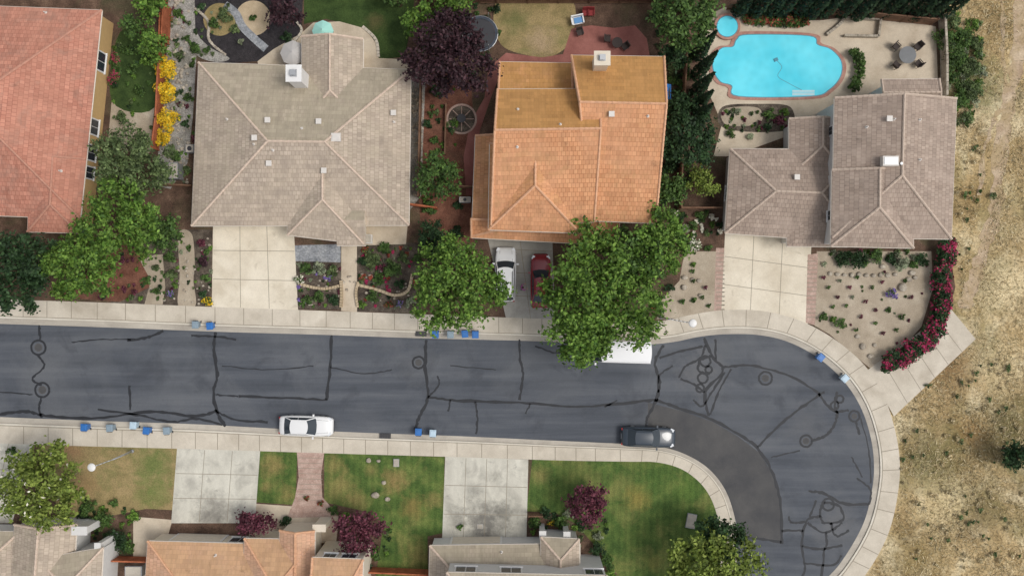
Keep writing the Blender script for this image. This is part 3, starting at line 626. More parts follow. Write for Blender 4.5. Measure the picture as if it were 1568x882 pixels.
wall([(1290,30),(1345,32)],.5,.2,M['rock'],'planter_wall');wall([(1345,32),(1342,58)],.5,.2,M['rock'],'planter_wall');wall([(1342,58),(1290,57)],.5,.2,M['rock'],'planter_wall')
wall([(456,36),(462,52),(432,86)],.25,.2,M['sidewalk'],'garden_edging'); wall([(556,42),(576,62),(580,88)],.12,.25,M['sidewalk'],'garden_edging')
# ---------------------------------------------------------------- foliage
def leaves(name,P,Nn,sz,mats,mi,parent=None,aspect=.6):
    n=len(P); rnd=NR.normal(size=(n,3)) 
    Nn=Nn/np.linalg.norm(Nn,axis=1)[:,None]
    T=np.cross(Nn,rnd); T/=np.linalg.norm(T,axis=1)[:,None]+1e-9; B=np.cross(Nn,T)
    s=sz[:,None]
    V=np.stack([P-T*s,P-B*s*aspect+Nn*s*.12,P+T*s,P+B*s*aspect+Nn*s*.12],1).reshape(-1,3)
    me=bpy.data.meshes.new(name); ctr=np.array([P[:,0].mean(),P[:,1].mean(),0]); V=V-ctr
    me.vertices.add(4*n); me.vertices.foreach_set('co',V.ravel())
    me.loops.add(4*n); me.loops.foreach_set('vertex_index',np.arange(4*n,dtype=np.int32))
    me.polygons.add(n); me.polygons.foreach_set('loop_start',np.arange(0,4*n,4,dtype=np.int32)); me.polygons.foreach_set('loop_total',np.full(n,4,dtype=np.int32))
    for m_ in mats: me.materials.append(m_)
    me.polygons.foreach_set('material_index',mi.astype(np.int32)); me.update(calc_edges=True)
    o=bpy.data.objects.new(name,me); scene.collection.objects.link(o); o.location=ctr
    if parent: o.parent=parent; o.matrix_parent_inverse=Matrix.Translation(-parent.location)
    return o
def clumps(cx,cy,cz,r,hv,nc,rc,per,leaf,elong=(1,1),rot=0,arms=0):
    C=[];ph=R.uniform(0,6);ph2=R.uniform(0,6)
    for k in range(nc):
        th=k*2.39996+R.uniform(-.3,.3); rad=math.sqrt((k+.5)/nc)*(1-rc*.6)
        rad*=1+.14*math.sin(3*th+ph)+.11*math.sin(5*th+ph2)
        top=math.sqrt(max(0,1-min(1,rad)**2)); z=R.uniform(-.25,1)*top*hv
        x=math.cos(th)*rad*r*elong[0];y=math.sin(th)*rad*r*elong[1]
        x,y=x*math.cos(rot)-y*math.sin(rot),x*math.sin(rot)+y*math.cos(rot)
        C.append((cx+x,cy+y,cz+z,r*rc*R.uniform(.6,1.2)))
    C=np.array(C); idx=np.repeat(np.arange(nc),per); n=len(idx)
    d=NR.normal(size=(n,3)); d/=np.linalg.norm(d,axis=1)[:,None]; d[:,2]=np.where(d[:,2]<-.2,-d[:,2],d[:,2])
    if arms:  # each clump is a whorl of sprays radiating from its branch tip
        na=7; a0=NR.rand(nc)*6.283; ka=NR.randint(0,na,n); th=a0[idx]+ka*6.283/na+NR.normal(size=n)*.16
        q=NR.rand(n)<.72; hor=np.sqrt(1-np.clip(d[:,2],-1,1)**2)
        d[:,0]=np.where(q,np.cos(th)*hor,d[:,0]); d[:,1]=np.where(q,np.sin(th)*hor,d[:,1])
        rr=C[idx,3]*np.where(q,.15+1.25*NR.rand(n)**.8,.3+.5*NR.rand(n))
    else: rr=C[idx,3]*(.3+.85*NR.rand(n)**.6)
    P=C[idx,:3]+d*rr[:,None]*np.array([1,1,.65])
    Nn=d*.7+np.array([0,0,.5])+NR.normal(size=(n,3))*.5
    sz=leaf*(.55+.8*NR.rand(n)); return C,P,Nn,sz
def tree(name,px,py,r,h,pal,leaf=.16,dens=1.0,fl=None,flf=0,elong=(1,1),trunk=.18,hv=None,arms=1):
    r=r/S; zc=h*.62; cpos=W(px,py,zc); hv=hv or h*.36
    nc=int(max(12,min(90,9+r*r*3.2))); rc=min(.40,1.25/math.sqrt(nc)+.045)
    tot=int(dens*7.0*math.pi*r*r/(leaf*leaf*2.0)); per=max(12,tot//nc)
    C,P,Nn,sz=clumps(cpos.x,cpos.y,zc,r,hv,nc,rc,per,leaf,elong,0,arms)
    e=empty(name,(cpos.x,cpos.y,.1))
    mi=np.zeros(len(P)); mats=[L[pal]]
    if fl: mats.append(L[fl]); mi=((NR.rand(len(P))<flf)&(P[:,2]>zc)).astype(int)
    leaves('crown',P,Nn,sz,mats,mi,e)
    mb=MB(); b=Vector((cpos.x,cpos.y,0)); f=b+Vector((R.uniform(-.1,.1),R.uniform(-.1,.1),h*.33)); t=Vector((cpos.x,cpos.y,h*.7))
    mb.tube(b,f,trunk*1.25,trunk*.85,8); mb.tube(f,t,trunk*.85,trunk*.3,7)
    for k in range(0,nc,max(1,nc//16)):
        q=Vector(C[k,:3]); s0=f.lerp(t,R.uniform(0,.5)); md=s0.lerp(q,.5)+Vector((0,0,.25)); mb.tube(s0,md,trunk*.42,trunk*.28,6); mb.tube(md,q,trunk*.28,trunk*.09,5)
    mb.obj('trunk',[M['bark']],e); return e
def shrub(px,py,r,pal,h=None,name='shrub',fl=None,flf=0,leaf=.10,dens=1.0,elong=(1,1),rot=0):
    r=r/S; h=h or max(.35,r*1.1); p=W(px,py,h*.5)
    nc=int(max(5,min(24,5+r*r*6))); per=int(max(14,dens*5.0*math.pi*r*r/(leaf*leaf*2)/nc))
    C,P,Nn,sz=clumps(p.x,p.y,.12+h*.45,r,h*.5,nc,.42,per,leaf,elong,rot)
    P[:,2]=np.maximum(P[:,2],.15)
    mi=np.zeros(len(P));mats=[L[pal]]
    if fl: mats.append(L[fl]); mi=(NR.rand(len(P))<flf).astype(int)
    return leaves(name,P,Nn,sz,mats,mi)
def cypress(px,py,h,r):
    p=W(px,py); n=int(900*h/8*r/.6); z=NR.rand(n)**.8*h; rr=r*np.minimum(1,(z/h)*6+.4)*(1-(z/h)**1.6)*(.75+.35*NR.rand(n)); th=NR.rand(n)*6.283
    P=np.stack([p.x+rr*np.cos(th),p.y+rr*np.sin(th),z+.15],1); Nn=np.stack([np.cos(th),np.sin(th),.5+0*th],1)+NR.normal(size=(n,3))*.4
    e=empty('cypress_tree',(p.x,p.y,.1)); leaves('foliage',P,Nn,.16*(.6+.8*NR.rand(n)),[L['cyp']],np.zeros(n),e)
    mb=MB(); mb.tube((p.x,p.y,.05),(p.x,p.y,h*.85),.14,.03,7); mb.obj('trunk',[M['bark']],e)
tree('shade_tree',28,415,62,8,'dark',.17); tree('shade_tree',125,405,56,7.5,'bright',.16); tree('shade_tree',190,338,60,7.5,'bright',.16); tree('shade_tree',255,358,28,5,'mid',.14)
tree('oak_tree',205,255,60,6,'olive',.14,.9,arms=0); tree('liquidambar_tree',700,436,70,8.5,'bright',.155,1.05); tree('liquidambar_tree',918,455,94,9.5,'bright',.165,1.05,elong=(.96,1)); tree('shade_tree',1012,370,48,8.5,'bright',.16); tree('shade_tree',972,392,46,8,'mid',.16); tree('liquidambar_tree',893,520,44,7.5,'bright',.16)
tree('shade_tree',672,272,36,5,'mid',.14); tree('plum_tree',690,85,66,7.5,'plum',.15,1.1); tree('shade_tree',1048,28,52,8,'mid',.16); tree('shade_tree',1050,212,46,7,'dark',.15); tree('shade_tree',1042,165,24,5,'dark',.15)
tree('citrus_tree',1075,280,24,3.5,'yg',.12); tree('small_tree',1027,292,24,3.5,'mid',.13); tree('magnolia_tree',70,742,64,7,'yg',.16,1,'wflower',.012)
tree('plum_tree',900,770,33,4.5,'wine',.13); tree('plum_tree',552,812,36,4.5,'wine',.13); tree('small_plum_tree',392,798,26,3,'wine',.12,elong=(1.4,.6)); tree('shade_tree',1090,870,70,7,'yg',.16); tree('shade_tree',1100,822,38,6,'dark',.15)
tree('shade_tree',1560,695,26,4,'dark',.15); tree('shade_tree',236,10,28,5,'bright',.15); tree('small_tree',236,72,26,4,'bright',.14); tree('small_tree',203,42,18,3.5,'mid',.14); tree('shade_tree',642,35,28,5,'bright',.15); tree('shade_tree',690,2,34,6,'bright',.15)
tree('small_tree',436,20,26,4,'plum',.14); tree('shade_tree',1032,85,22,6,'dark',.15);tree('small_tree',662,362,24,3.2,'dark',.12); tree('small_tree',608,-5,20,4,'mid',.14)
for k in range(15): cypress(1128+k*22+R.uniform(-4,4),R.uniform(18,27),R.uniform(7,8.5),R.uniform(.6,.8))
for (x,y,h_) in ((1065,88,8),(1064,118,8.5),(1062,145,8),(1062,168,7.5),(1060,188,8)): cypress(x,y,h_,.62)
for (x,y,r) in ((256,105,18),(256,140,17),(258,184,17),(250,212,13)): shrub(x,y,r,'yellow',1.5,'yellow_flowering_bush',fl='yg',flf=.12,dens=1.5)
S_=[(205,108,9,'mid'),(196,78,9,'mid'),(175,95,7,'mid'),(176,130,7,'dark'),(215,140,10,'mid'),(188,182,10,'olive'),(222,95,8,'bright'),
(272,20,8,'mid'),(287,60,7,'mid'),(277,85,7,'olive'),(300,75,9,'mid'),(318,78,6,'mid'),(296,100,6,'mid'),(262,30,6,'red'),(345,26,12,'olive'),(328,38,10,'mid'),(360,45,8,'olive'),(388,28,6,'mid'),(370,65,5,'grey'),(310,12,6,'dark'),(440,60,10,'dark'),
(290,150,8,'mid'),(285,190,7,'dark'),(270,240,10,'mid'),(285,260,8,'olive'),
(310,372,8,'wine'),(312,400,9,'plum'),(316,425,8,'mid'),(312,450,7,'dark'),(290,380,5,'mid'),(262,395,10,'mid'),(264,420,9,'olive'),(262,450,7,'purple'),(225,430,8,'mid'),(240,445,7,'mid'),(318,461,8,'yellow'),(318,385,6,'mid'),(240,410,7,'olive'),
(470,413,10,'mid'),(488,412,12,'grey'),(510,415,10,'olive'),(459,428,8,'wflower'),(470,458,8,'mid'),(490,455,10,'mid'),(512,460,10,'dark'),(505,425,5,'purple'),(465,466,6,'mid'),
(570,398,14,'olive'),(590,380,10,'mid'),(600,412,15,'mid'),(618,395,10,'olive'),(580,428,10,'mid'),(555,400,8,'dark'),(612,435,9,'dark'),(570,455,10,'mid'),(595,466,7,'red'),(612,465,6,'purple'),(556,468,6,'bright'),(630,460,7,'grey'),(585,410,7,'wine'),(555,425,6,'red'),(560,383,6,'red'),
(660,390,12,'dark'),(640,395,9,'mid'),(700,355,10,'dark'),(725,120,10,'dark'),(668,140,12,'dark'),(655,190,8,'dark'),(665,215,8,'mid'),(657,60,12,'mid'),(660,320,10,'mid'),(700,315,8,'dark'),
(1062,375,12,'wflower'),(1060,345,9,'mid'),(1085,380,6,'mid'),(1048,350,8,'grey'),(1102,345,6,'dark'),(1045,330,7,'dark'),(1070,330,8,'mid'),(1062,405,5,'bright'),(1045,462,5,'mid'),(1062,460,4,'mid'),
(1178,175,9,'mid'),(1192,185,9,'wine'),(1174,195,7,'dark'),(1130,172,6,'grey'),(1200,172,7,'bright'),(1148,210,6,'grey'),(1118,205,8,'mid'),
(1290,395,14,'dark'),(1315,398,16,'dark'),(1340,392,12,'mid'),(1380,402,13,'grey'),(1410,398,11,'dark'),(1398,405,8,'mid'),(1365,398,10,'dark'),(1365,450,9,'purple'),(1286,495,9,'mid'),(1260,485,7,'mid'),(1275,488,6,'bright'),(1360,475,5,'mid'),(1380,485,5,'mid'),
(1445,60,16,'mid'),(1460,90,18,'mid'),(1485,105,16,'olive'),(1475,60,16,'mid'),(1490,140,16,'olive'),(1470,150,14,'mid'),(1455,120,14,'mid'),(1495,70,12,'olive'),(1480,180,10,'olive'),(1460,40,12,'olive'),(1500,110,10,'grey'),
(160,795,16,'mid'),(135,775,14,'mid'),(180,825,18,'dark'),(205,790,10,'bright'),(130,790,12,'dark'),(195,835,12,'mid'),(175,770,8,'mid'),(510,780,9,'mid'),(530,790,9,'bright'),(470,762,5,'red'),(440,800,12,'dark'),(575,850,10,'mid'),(560,860,12,'dark'),(492,770,5,'red'),
(820,800,12,'mid'),(836,785,10,'dark'),(860,800,12,'mid'),(915,840,12,'dark'),(930,860,12,'mid'),(905,870,12,'dark'),(935,878,10,'bright'),(870,785,9,'grey'),(915,820,8,'grey'),(890,800,9,'dark'),(845,800,5,'yellow'),(705,806,5,'mid'),
(1005,25,12,'dark'),(1070,60,8,'dark'),(1085,40,8,'mid'),(1180,35,8,'red'),(1218,35,8,'mid'),(1200,38,8,'dark'),(1160,33,7,'mid'),(1080,240,8,'mid'),(1090,215,7,'olive'),(1025,330,12,'mid'),(1030,250,14,'dark'),(1075,245,8,'dark'),
(1548,705,16,'dark'),(1420,590,4,'olive'),(1520,300,6,'olive'),(20,690,8,'mid'),(760,15,8,'dark'),(745,90,9,'dark'),(985,480,8,'mid'),(1005,470,7,'red'),(1025,440,8,'dark'),(1012,420,8,'mid')]
for (x,y,r,pl) in S_:
    shrub(x,y,r,pl if pl not in('wflower','purple','red','yellow') else 'mid',name='flowering_shrub' if pl in('wflower','purple','red','yellow') else 'shrub',fl=pl if pl in('wflower','purple','red','yellow') else None,flf=.5)
for k,(x,y) in enumerate(catmull([(1306,80),(1316,95),(1314,115),(1306,135)],3)): shrub(x,y,9,'mid',1.0,'hedge_shrub')
def hedge(pts,r,pal,fl,flf,h,name):
    Pp=[];Nn_=[];Ss=[]
    for (x,y) in catmull(pts,4):
        p=W(x+R.uniform(-2,2),y+R.uniform(-2,2),h/2); C,P,Nn,sz=clumps(p.x,p.y,.15+h*.4,r/S*R.uniform(.85,1.15),h*.55,8,.45,60,.12); Pp.append(P);Nn_.append(Nn);Ss.append(sz)
    P=np.concatenate(Pp); P[:,2]=np.maximum(P[:,2],.15)
    bl=np.sin(P[:,0]*3.1)+np.sin(P[:,1]*3.7+1)+np.sin((P[:,0]+P[:,1])*5.3)
    leaves(name,P,np.concatenate(Nn_),np.concatenate(Ss),[L[pal],L[fl]],(NR.rand(len(P))<flf*(1+.5*bl)).astype(int))
hedge([(1448,375),(1446,400),(1440,425),(1443,450),(1440,475),(1432,500),(1415,520),(1395,537),(1375,550),(1358,556)],15,'dark','magenta',.34,1.4,'flowering_hedge')
hedge([(1146,28),(1180,32),(1230,34)],9,'mid','red',.25,.6,'flower_border')
hedge([(178,88),(180,110),(172,125)],6,'mid','magenta',.3,.5,'flower_border')
for (x,y,pl) in [(1260,425,'wine'),(1268,440,'mid'),(1282,455,'wine'),(1300,440,'wine'),(1312,425,'mid'),(1325,462,'wine'),(1295,468,'mid'),(1318,485,'wine'),(1340,495,'mid'),(1352,510,'wine'),(1335,440,'mid'),(1350,432,'wine'),(1275,470,'mid'),(1310,505,'mid'),(1385,430,'mid'),(1395,455,'wine'),(1305,455,'grey'),(1285,430,'grey'),(1340,475,'red'),(1372,505,'mid'),(1062,430,'mid'),(1075,455,'mid'),(1080,440,'wine'),(1060,415,'mid'),(1085,468,'mid')]:
    shrub(x,y,3.6,pl if pl!='red' else 'wine',.35,'small_plant',leaf=.07)
def cover(name,poly,n,pals,rr=(2,6)):
    xs=[p[0] for p in poly];ys=[p[1] for p in poly]; PP=[];NN=[];SS=[];MI=[];cnt=0;g=0
    while cnt<n and g<n*20:
        g+=1;x=R.uniform(min(xs),max(xs));y=R.uniform(min(ys),max(ys))
        if not inpoly(x,y,poly): continue
        cnt+=1; r=R.uniform(*rr)/S; p=W(x,y,.2); C,P,Nn,sz=clumps(p.x,p.y,.16+r*.3,r,r*.5,4,.5,int(14+r*r*120),.075); P[:,2]=np.maximum(P[:,2],.145)
        PP.append(P);NN.append(Nn);SS.append(sz);MI.append(np.full(len(P),R.randrange(len(pals))))
    leaves(name,np.concatenate(PP),np.concatenate(NN),np.concatenate(SS),[L[q] for q in pals],np.concatenate(MI))
def bx(a,b,c_,d): return [(a,b),(c_,b),(c_,d),(a,d)]
gc=['mid','dark','olive','bright']
cover('ground_cover_plants',bx(812,786,930,882),50,gc); cover('ground_cover_plants',bx(125,775,210,850),40,gc); cover('ground_cover_plants',[(100,455),(210,370),(232,465)],26,gc+['wine'])
cover('ground_cover_plants',bx(1008,325,1104,384),45,gc+['wflower']); cover('ground_cover_plants',bx(648,110,702,370),50,gc); cover('ground_cover_plants',bx(1106,166,1208,204),34,gc+['wine','grey'],(2,4))
cover('ground_cover_plants',bx(254,0,300,280),60,gc+['grey','wine'],(2,5)); cover('ground_cover_plants',bx(1004,0,1060,320),110,['dark','mid','olive'],(4,9))
cover('ground_cover_plants',bx(456,404,521,470),38,gc+['wine','grey','purple'],(1.5,4)); cover('ground_cover_plants',bx(550,376,640,474),60,gc+['red','grey','magenta'],(1.5,4.5)); cover('ground_cover_plants',bx(1254,384,1425,408),36,gc+['grey','wine'])
cover('ground_cover_plants',bx(236,362,324,465),44,gc+['grey','wine'],(1.5,4)); cover('ground_cover_plants',[(560,800),(600,800),(590,880),(558,880)],14,gc); cover('ground_cover_plants',bx(172,60,236,235),30,gc,(2,5)); cover('ground_cover_plants',bx(300,0,350,90),18,['grey','olive','mid'],(1.5,3.5))
cover('ground_cover_plants',bx(640,-10,765,80),40,['dark','mid'],(4,9)); cover('ground_cover_plants',bx(860,470,1010,488),16,['mid','dry'],(1.5,4)); cover('ground_cover_plants',bx(1255,410,1420,530),18,['olive','wine','grey'],(1,2.2))
cover('field_weeds',[(1442,20),(1505,30),(1500,150),(1475,205),(1450,180)],90,['mid','olive','bright','grey'],(4,9)); cover('field_weeds',[(1382,640),(1568,500),(1568,882),(1370,860)],110,['olive','dry','dry'],(1.5,4.5)); cover('field_weeds',[(1465,220),(1510,220),(1490,420),(1465,420)],26,['olive','dry','mid'],(1.5,4))
def rocks(name,lst):
    mb=MB()
    for (x,y,r) in lst: p=W(x,y); mb.ball((p.x,p.y,.13+r/S*.35),r/S,0,(1,R.uniform(.7,1),.6),10,7,.18)
    mb.obj(name,[M['rock']],smooth=True)
rocks('landscape_boulders',[(1380,440,7),(1390,428,5),(1395,418,5),(1400,425,4),(1350,408,5),(1378,412,4),(1320,530,5),(1332,545,5),(1312,515,4),(1338,528,3.5),(1060,428,4),(1072,452,4),(1048,425,5),(1080,442,3),(1047,440,5),(1070,430,4)])
rocks('landscape_boulders',[(575,757,6),(588,738,4),(594,763,4),(565,704,4),(580,705,3)])
rocks('stepping_stones',[(1270+k*11,422-abs(k-6)*.4+R.uniform(-1,1),4) for k in range(10)])
rocks('dry_creek_stones',[(R.uniform(254,292),R.uniform(0,280),R.uniform(1.5,3.5)) for _ in range(150)])
rocks('edging_stones',[(300+8*math.sin(k*.2)+k*1.3,15+k*2.1,2.5) for k in range(34)])
rocks('garden_stones',[(R.uniform(632,648),R.uniform(120,300),R.uniform(1.2,2.6)) for _ in range(110)])
rocks('garden_stones',[(R.uniform(460,640),R.uniform(402,470),R.uniform(1.2,2.8)) for _ in range(60)])
rocks('bed_stones',[(R.uniform(230,322),R.uniform(365,465),R.uniform(1.2,2.6)) for _ in range(50)])
fp=[(1445,-40),(1600,-40),(1600,920),(1300,920),(1345,860),(1380,760),(1382,690),(1368,640),(1495,520),(1470,470)]
pts=[]
while len(pts)<24000:
    x=R.uniform(1290,1600);y=R.uniform(-40,920)
    if inpoly(x,y,fp):
        dx=abs(x-(1562-max(0,(y-60))*.2)) 
        if dx<10 and y<470 and R.random()<.85: continue
        dn=.5+.25*math.sin(x*.05+y*.021)+.25*math.sin(y*.06-x*.03+2)
        if R.random()>dn+.15: continue
        pts.append((x,y))
P=np.array([W(x,y) for x,y in pts]); P[:,2]=.05+.06*NR.rand(len(P)); n=len(P)
leaves('dry_grass',P,np.array([0,0,.8])+NR.normal(size=(n,3))*.6,.17*(.5+NR.rand(n)),[L['dry']],np.zeros(n),aspect=.12)
# ---------------------------------------------------------------- vehicles
M['lens']=pmat('headlight_lens',(.7,.72,.74,1),.1); M['tail']=pmat('tail_light',(.35,.01,.01,1),.2)
def car(name,px,py,ang,paint,kind='sedan'):
    e=W(px,py,.7); e.z=.02
    if 340<py<480: e.z=.14
    par=empty(name,(e.x,e.y,e.z)) 
    pm=pmat(name+'_paint',paint,.28,0.0,.6)
    if kind=='sedan': st=[(-2.42,.55,.60),(-2.38,.72,.78),(-2.22,.82,.93),(-1.8,.88,.99),(-1.0,.91,.98),(0,.92,.95),(.8,.91,.94),(1.5,.89,.88),(2.0,.84,.80),(2.28,.74,.70),(2.40,.58,.58)]; g=(-1.95,.95,.78,-1.25,.25,.60,.95,1.43)
    elif kind=='suv': st=[(-2.42,.72,.70),(-2.38,.84,.95),(-2.2,.91,1.05),(-1.0,.94,1.05),(0,.95,1.04),(.9,.94,1.04),(1.6,.92,1.0),(2.1,.86,.93),(2.32,.78,.82),(2.42,.62,.66)]; g=(-2.3,1.15,.84,-2.05,.55,.70,1.03,1.74)
    elif kind=='van': st=[(-2.9,.86,.9),(-2.86,.95,1.1),(-2.5,.98,1.15),(0,1.0,1.15),(1.8,.98,1.12),(2.4,.94,1.0),(2.75,.86,.9),(2.9,.7,.7)]; g=(-2.85,2.2,.96,-2.8,1.55,.90,1.12,2.3)
    mb=MB(); rings=[]
    for (x,w_,zt) in st:
        half=[(w_*.92,.24),(w_*.99,.40),(w_,.60*zt+.05),(w_*.985,zt-.14),(w_*.93,zt-.05),(w_*.78,zt),(w_*.4,zt+.03),(0,zt+.04)]
        rings.append([Vector((x,y,z)) for y,z in half]+[Vector((x,-y,z)) for y,z in half[-2::-1]])
    n=len(rings[0]); i0=len(mb.v)
    for r_ in rings: mb.v+=[tuple(v) for v in r_]
    for a in range(len(rings)-1):
        for b in range(n-1):
            q=i0+a*n+b; mb.f.append((q,q+1,q+n+1,q+n)); mb.m.append(0)
    mb.f.append(tuple(i0+b for b in range(n))); mb.m.append(0); mb.f.append(tuple(i0+(len(rings)-1)*n+b for b in reversed(range(n)))); mb.m.append(0)
    body=mb.obj('body',[pm],None,loc=(0,0,0),smooth=True,fix=True)
    x0b,x1b,wb,x0t,x1t,wt,zb,zt=g; bu=.16
    def fr(u,v):
        y=(2*v-1); w_=wb+(wt-wb)*u; x=x1b+(x1t-x1b)*u+bu*(1-y*y)-bu*.6; return (x,y*w_,zb+(zt-zb)*u)
    def re(u,v):
        y=(1-2*v); w_=wb+(wt-wb)*u; x=x0b+(x0t-x0b)*u-bu*(1-y*y)*.7+bu*.4; return (x,y*w_,zb+(zt-zb)*u)
    def top(u,v):
        y=2*v-1; xa=x0t-bu*(1-y*y)*.7+bu*.4; xb=x1t+bu*(1-y*y)-bu*.6; return (xa+(xb-xa)*u,y*wt,zt+.07*(1-y*y)*(1-(2*u-1)**2*.5))
    def sd(sg):
        def f(u,v):
            w_=wb+(wt-wb)*u+.03*math.sin(u*3.14); xa=x0b+(x0t-x0b)*u+bu*.4; xb=x1b+(x1t-x1b)*u-bu*.6
            return (xa+(xb-xa)*v,sg*w_,zb+(zt-zb)*u)
        return f
    mb=MB(); mb.grid(fr,4,8,1); mb.grid(re,4,8,1 if kind!='van' else 0); mb.grid(top,8,8,0); mb.grid(sd(1),4,8,1 if kind!='van' else 0); mb.grid(sd(-1),4,8,1 if kind!='van' else 0)
    cab=mb.obj('cabin',[pm,M['glass']],None,loc=(0,0,0),smooth=True,weld=True)
    mb=MB()
    for sg in (1,-1):
        f=sd(sg)
        for v in (0,1): mb.tube(f(0,v),f(1,v),.05,.045,6)
        for v in ((.45,) if kind=='sedan' else (.36,.68)): mb.tube(f(0,v),f(1,v),.035,.035,6)
        for k in range(8): mb.tube(f(1,k/8),f(1,(k+1)/8),.045,.045,6)
        if kind=='suv': mb.tube((x0t+.25,sg*wt*.88,zt+.1),(x1t-.3,sg*wt*.88,zt+.1),.025,.025,6,1)
        mb.box((x1b-.25,sg*(wb+.22),zb+.08),(.14,.22,.13),0)
        xf=st[-3][0];wf=st[-3][1]
        mb.box((xf+.08,sg*wf*.80,st[-3][2]-.07),(.34,.24,.10),-sg*.45,2); mb.box((st[1][0]+.02,sg*st[1][1]*.86,st[1][2]-.08),(.12,.26,.13),sg*.3,3)
    mb.box((st[-1][0]+.01,0,.42),(.05,1.1,.16),0,1); mb.box((st[0][0]-.005,0,.55),(.03,.5,.13),0,2)
    mb.box((0,0,.32),(st[-1][0]*1.75,st[4][1]*1.8,.14),0,1)
    for sg in(1,-1): mb.tube((x1b-.1,sg*.62,zb+.015),(st[-3][0],sg*.52,st[-3][2]+.02),.012,.012,4,1)
    tr=mb.obj('trim',[pm,M['dark'],M['lens'],M['tail']],None,loc=(0,0,0))
    mb=MB(); wx=1.42 if kind!='van' else 1.75
    for sx in (-1,1):
        for sg in (-1,1):
            yo=sg*(st[4][1]-.01); mb.tube((sx*wx,yo,.33),(sx*wx,yo-sg*.22,.33),.33,.33,18,0); mb.tube((sx*wx,yo+sg*.01,.33),(sx*wx,yo-.02*sg,.33),.2,.2,12,1)
    wh=mb.obj('wheels',[M['rubber'],M['metal']],None,loc=(0,0,0))
    for o in (body,cab,tr,wh): o.parent=par
    par.rotation_euler=(0,0,ang)
car('white_sedan',469,652,-.03,(.74,.74,.73,1),'sedan')
car('dark_sedan',993,669,-.03,(.028,.04,.055,1),'sedan')
car('white_suv',774,420,math.pi/2-.02,(.74,.74,.73,1),'suv'); car('red_car',828,430,math.pi/2,(.24,.014,.022,1),'sedan'); car('white_van',945,537,math.pi-.03,(.78,.78,.78,1),'van')
# ---------------------------------------------------------------- bins, lamps, furniture
M['binblue']=pmat('blue_plastic',c(44,108,180),.45,var=.1); M['bingrey']=pmat('grey_plastic',c(130,148,160),.5,var=.1); M['binpale']=pmat('pale_plastic',c(176,198,212),.5,var=.1)
def wbin(px,py,m,ang=0):
    p=W(px,py,.8); mb=MB()
    mb.box((0,0,.52),(.50,.54,.86),0,0) 
    for i in range(len(mb.v)-8,len(mb.v)):
        v=mb.v[i]
        if v[2]<.3: mb.v[i]=(v[0]*.78,v[1]*.78,v[2])
    mb.box((0,-.01,.985),(.60,.66,.07),0,0,.92); mb.box((0,-.02,1.035),(.44,.46,.035),0,0,.85); mb.tube((-.22,.36,.93),(.22,.36,.93),.022,.022,6,1)
    for sx in(-1,1): mb.tube((sx*.2,.33,.93),(sx*.2,.26,.90),.02,.02,5,1); mb.tube((sx*.22,.24,.11),(sx*.28,.24,.11),.11,.11,12,1)
    mb.obj('wheelie_bin',[M[m],M['dark']],loc=(p.x,p.y,.03),rot=ang)
for a in ((130,654,'binblue',3.1),(169,655,'bingrey',3.2),(205,651,'binpale',3.1),(225,659,'binblue',3.0),(256,659,'bingrey',3.2),(300,497,'bingrey',0),(322,499,'binblue',.1),(641,661,'binblue',3.1),(663,663,'binpale',3.1),(1256,547,'binblue',-.7),(1293,579,'binpale',-.8),(667,512,'binblue',0),(728,512,'binblue',0),(712,511,'binblue',.1),(690,512,'bingrey',0)): wbin(*a)
def lamp(bx_,by,h,ang):
    p=W(bx_,by); mb=MB(); x,y=p.x,p.y
    mb.tube((x,y,.1),(x,y,.35),.16,.14,12); mb.tube((x,y,.3),(x,y,h),.10,.06,12)
    d=Vector((math.cos(ang),math.sin(ang),0)); pr=Vector((x,y,h-.15))
    for k in range(5):
        q=Vector((x,y,h-.15))+d*(.35*(k+1))+Vector((0,0,.22*math.sin((k+1)/5*1.5))); mb.tube(pr,q,.04,.04,8); pr=q
    mb.ball(pr+d*.2,.36,1,(1.0,1.0,.35),14,8); mb.ball(pr+d*.2-Vector((0,0,.1)),.25,2,(1,1,.4),10,6)
    mb.obj('street_lamp',[M['metal'],M['white'],M['lens']],smooth=True)
lamp(204,690,4.0,math.radians(200)); lamp(1012,486,4.6,math.radians(-10))
def umbrella(px,py,r,col,z=2.5):
    p=W(px,py,z); mb=MB(); n=8; r/=S; m_=pmat('umbrella_fabric',col,.8)
    for k in range(n):
        a0=2*math.pi*k/n;a1=2*math.pi*(k+1)/n; A=Vector((p.x+r*math.cos(a0),p.y+r*math.sin(a0),z-.35));B=Vector((p.x+r*math.cos(a1),p.y+r*math.sin(a1),z-.35)); T=Vector((p.x,p.y,z+.15))
        mb.face([A,B,T]); mb.face([A-Vector((0,0,.12)),B-Vector((0,0,.12)),B,A]); mb.tube(T-Vector((0,0,.03)),A-Vector((0,0,.02)),.012,.012,4,1)
    mb.tube((p.x,p.y,.15),(p.x,p.y,z+.25),.03,.03,8,1); mb.tube((p.x,p.y,.14),(p.x,p.y,.22),.28,.25,14,1); mb.obj('patio_umbrella',[m_,M['metal']])
umbrella(447,80,19,c(176,172,168)); umbrella(493,46,16,c(150,206,194))
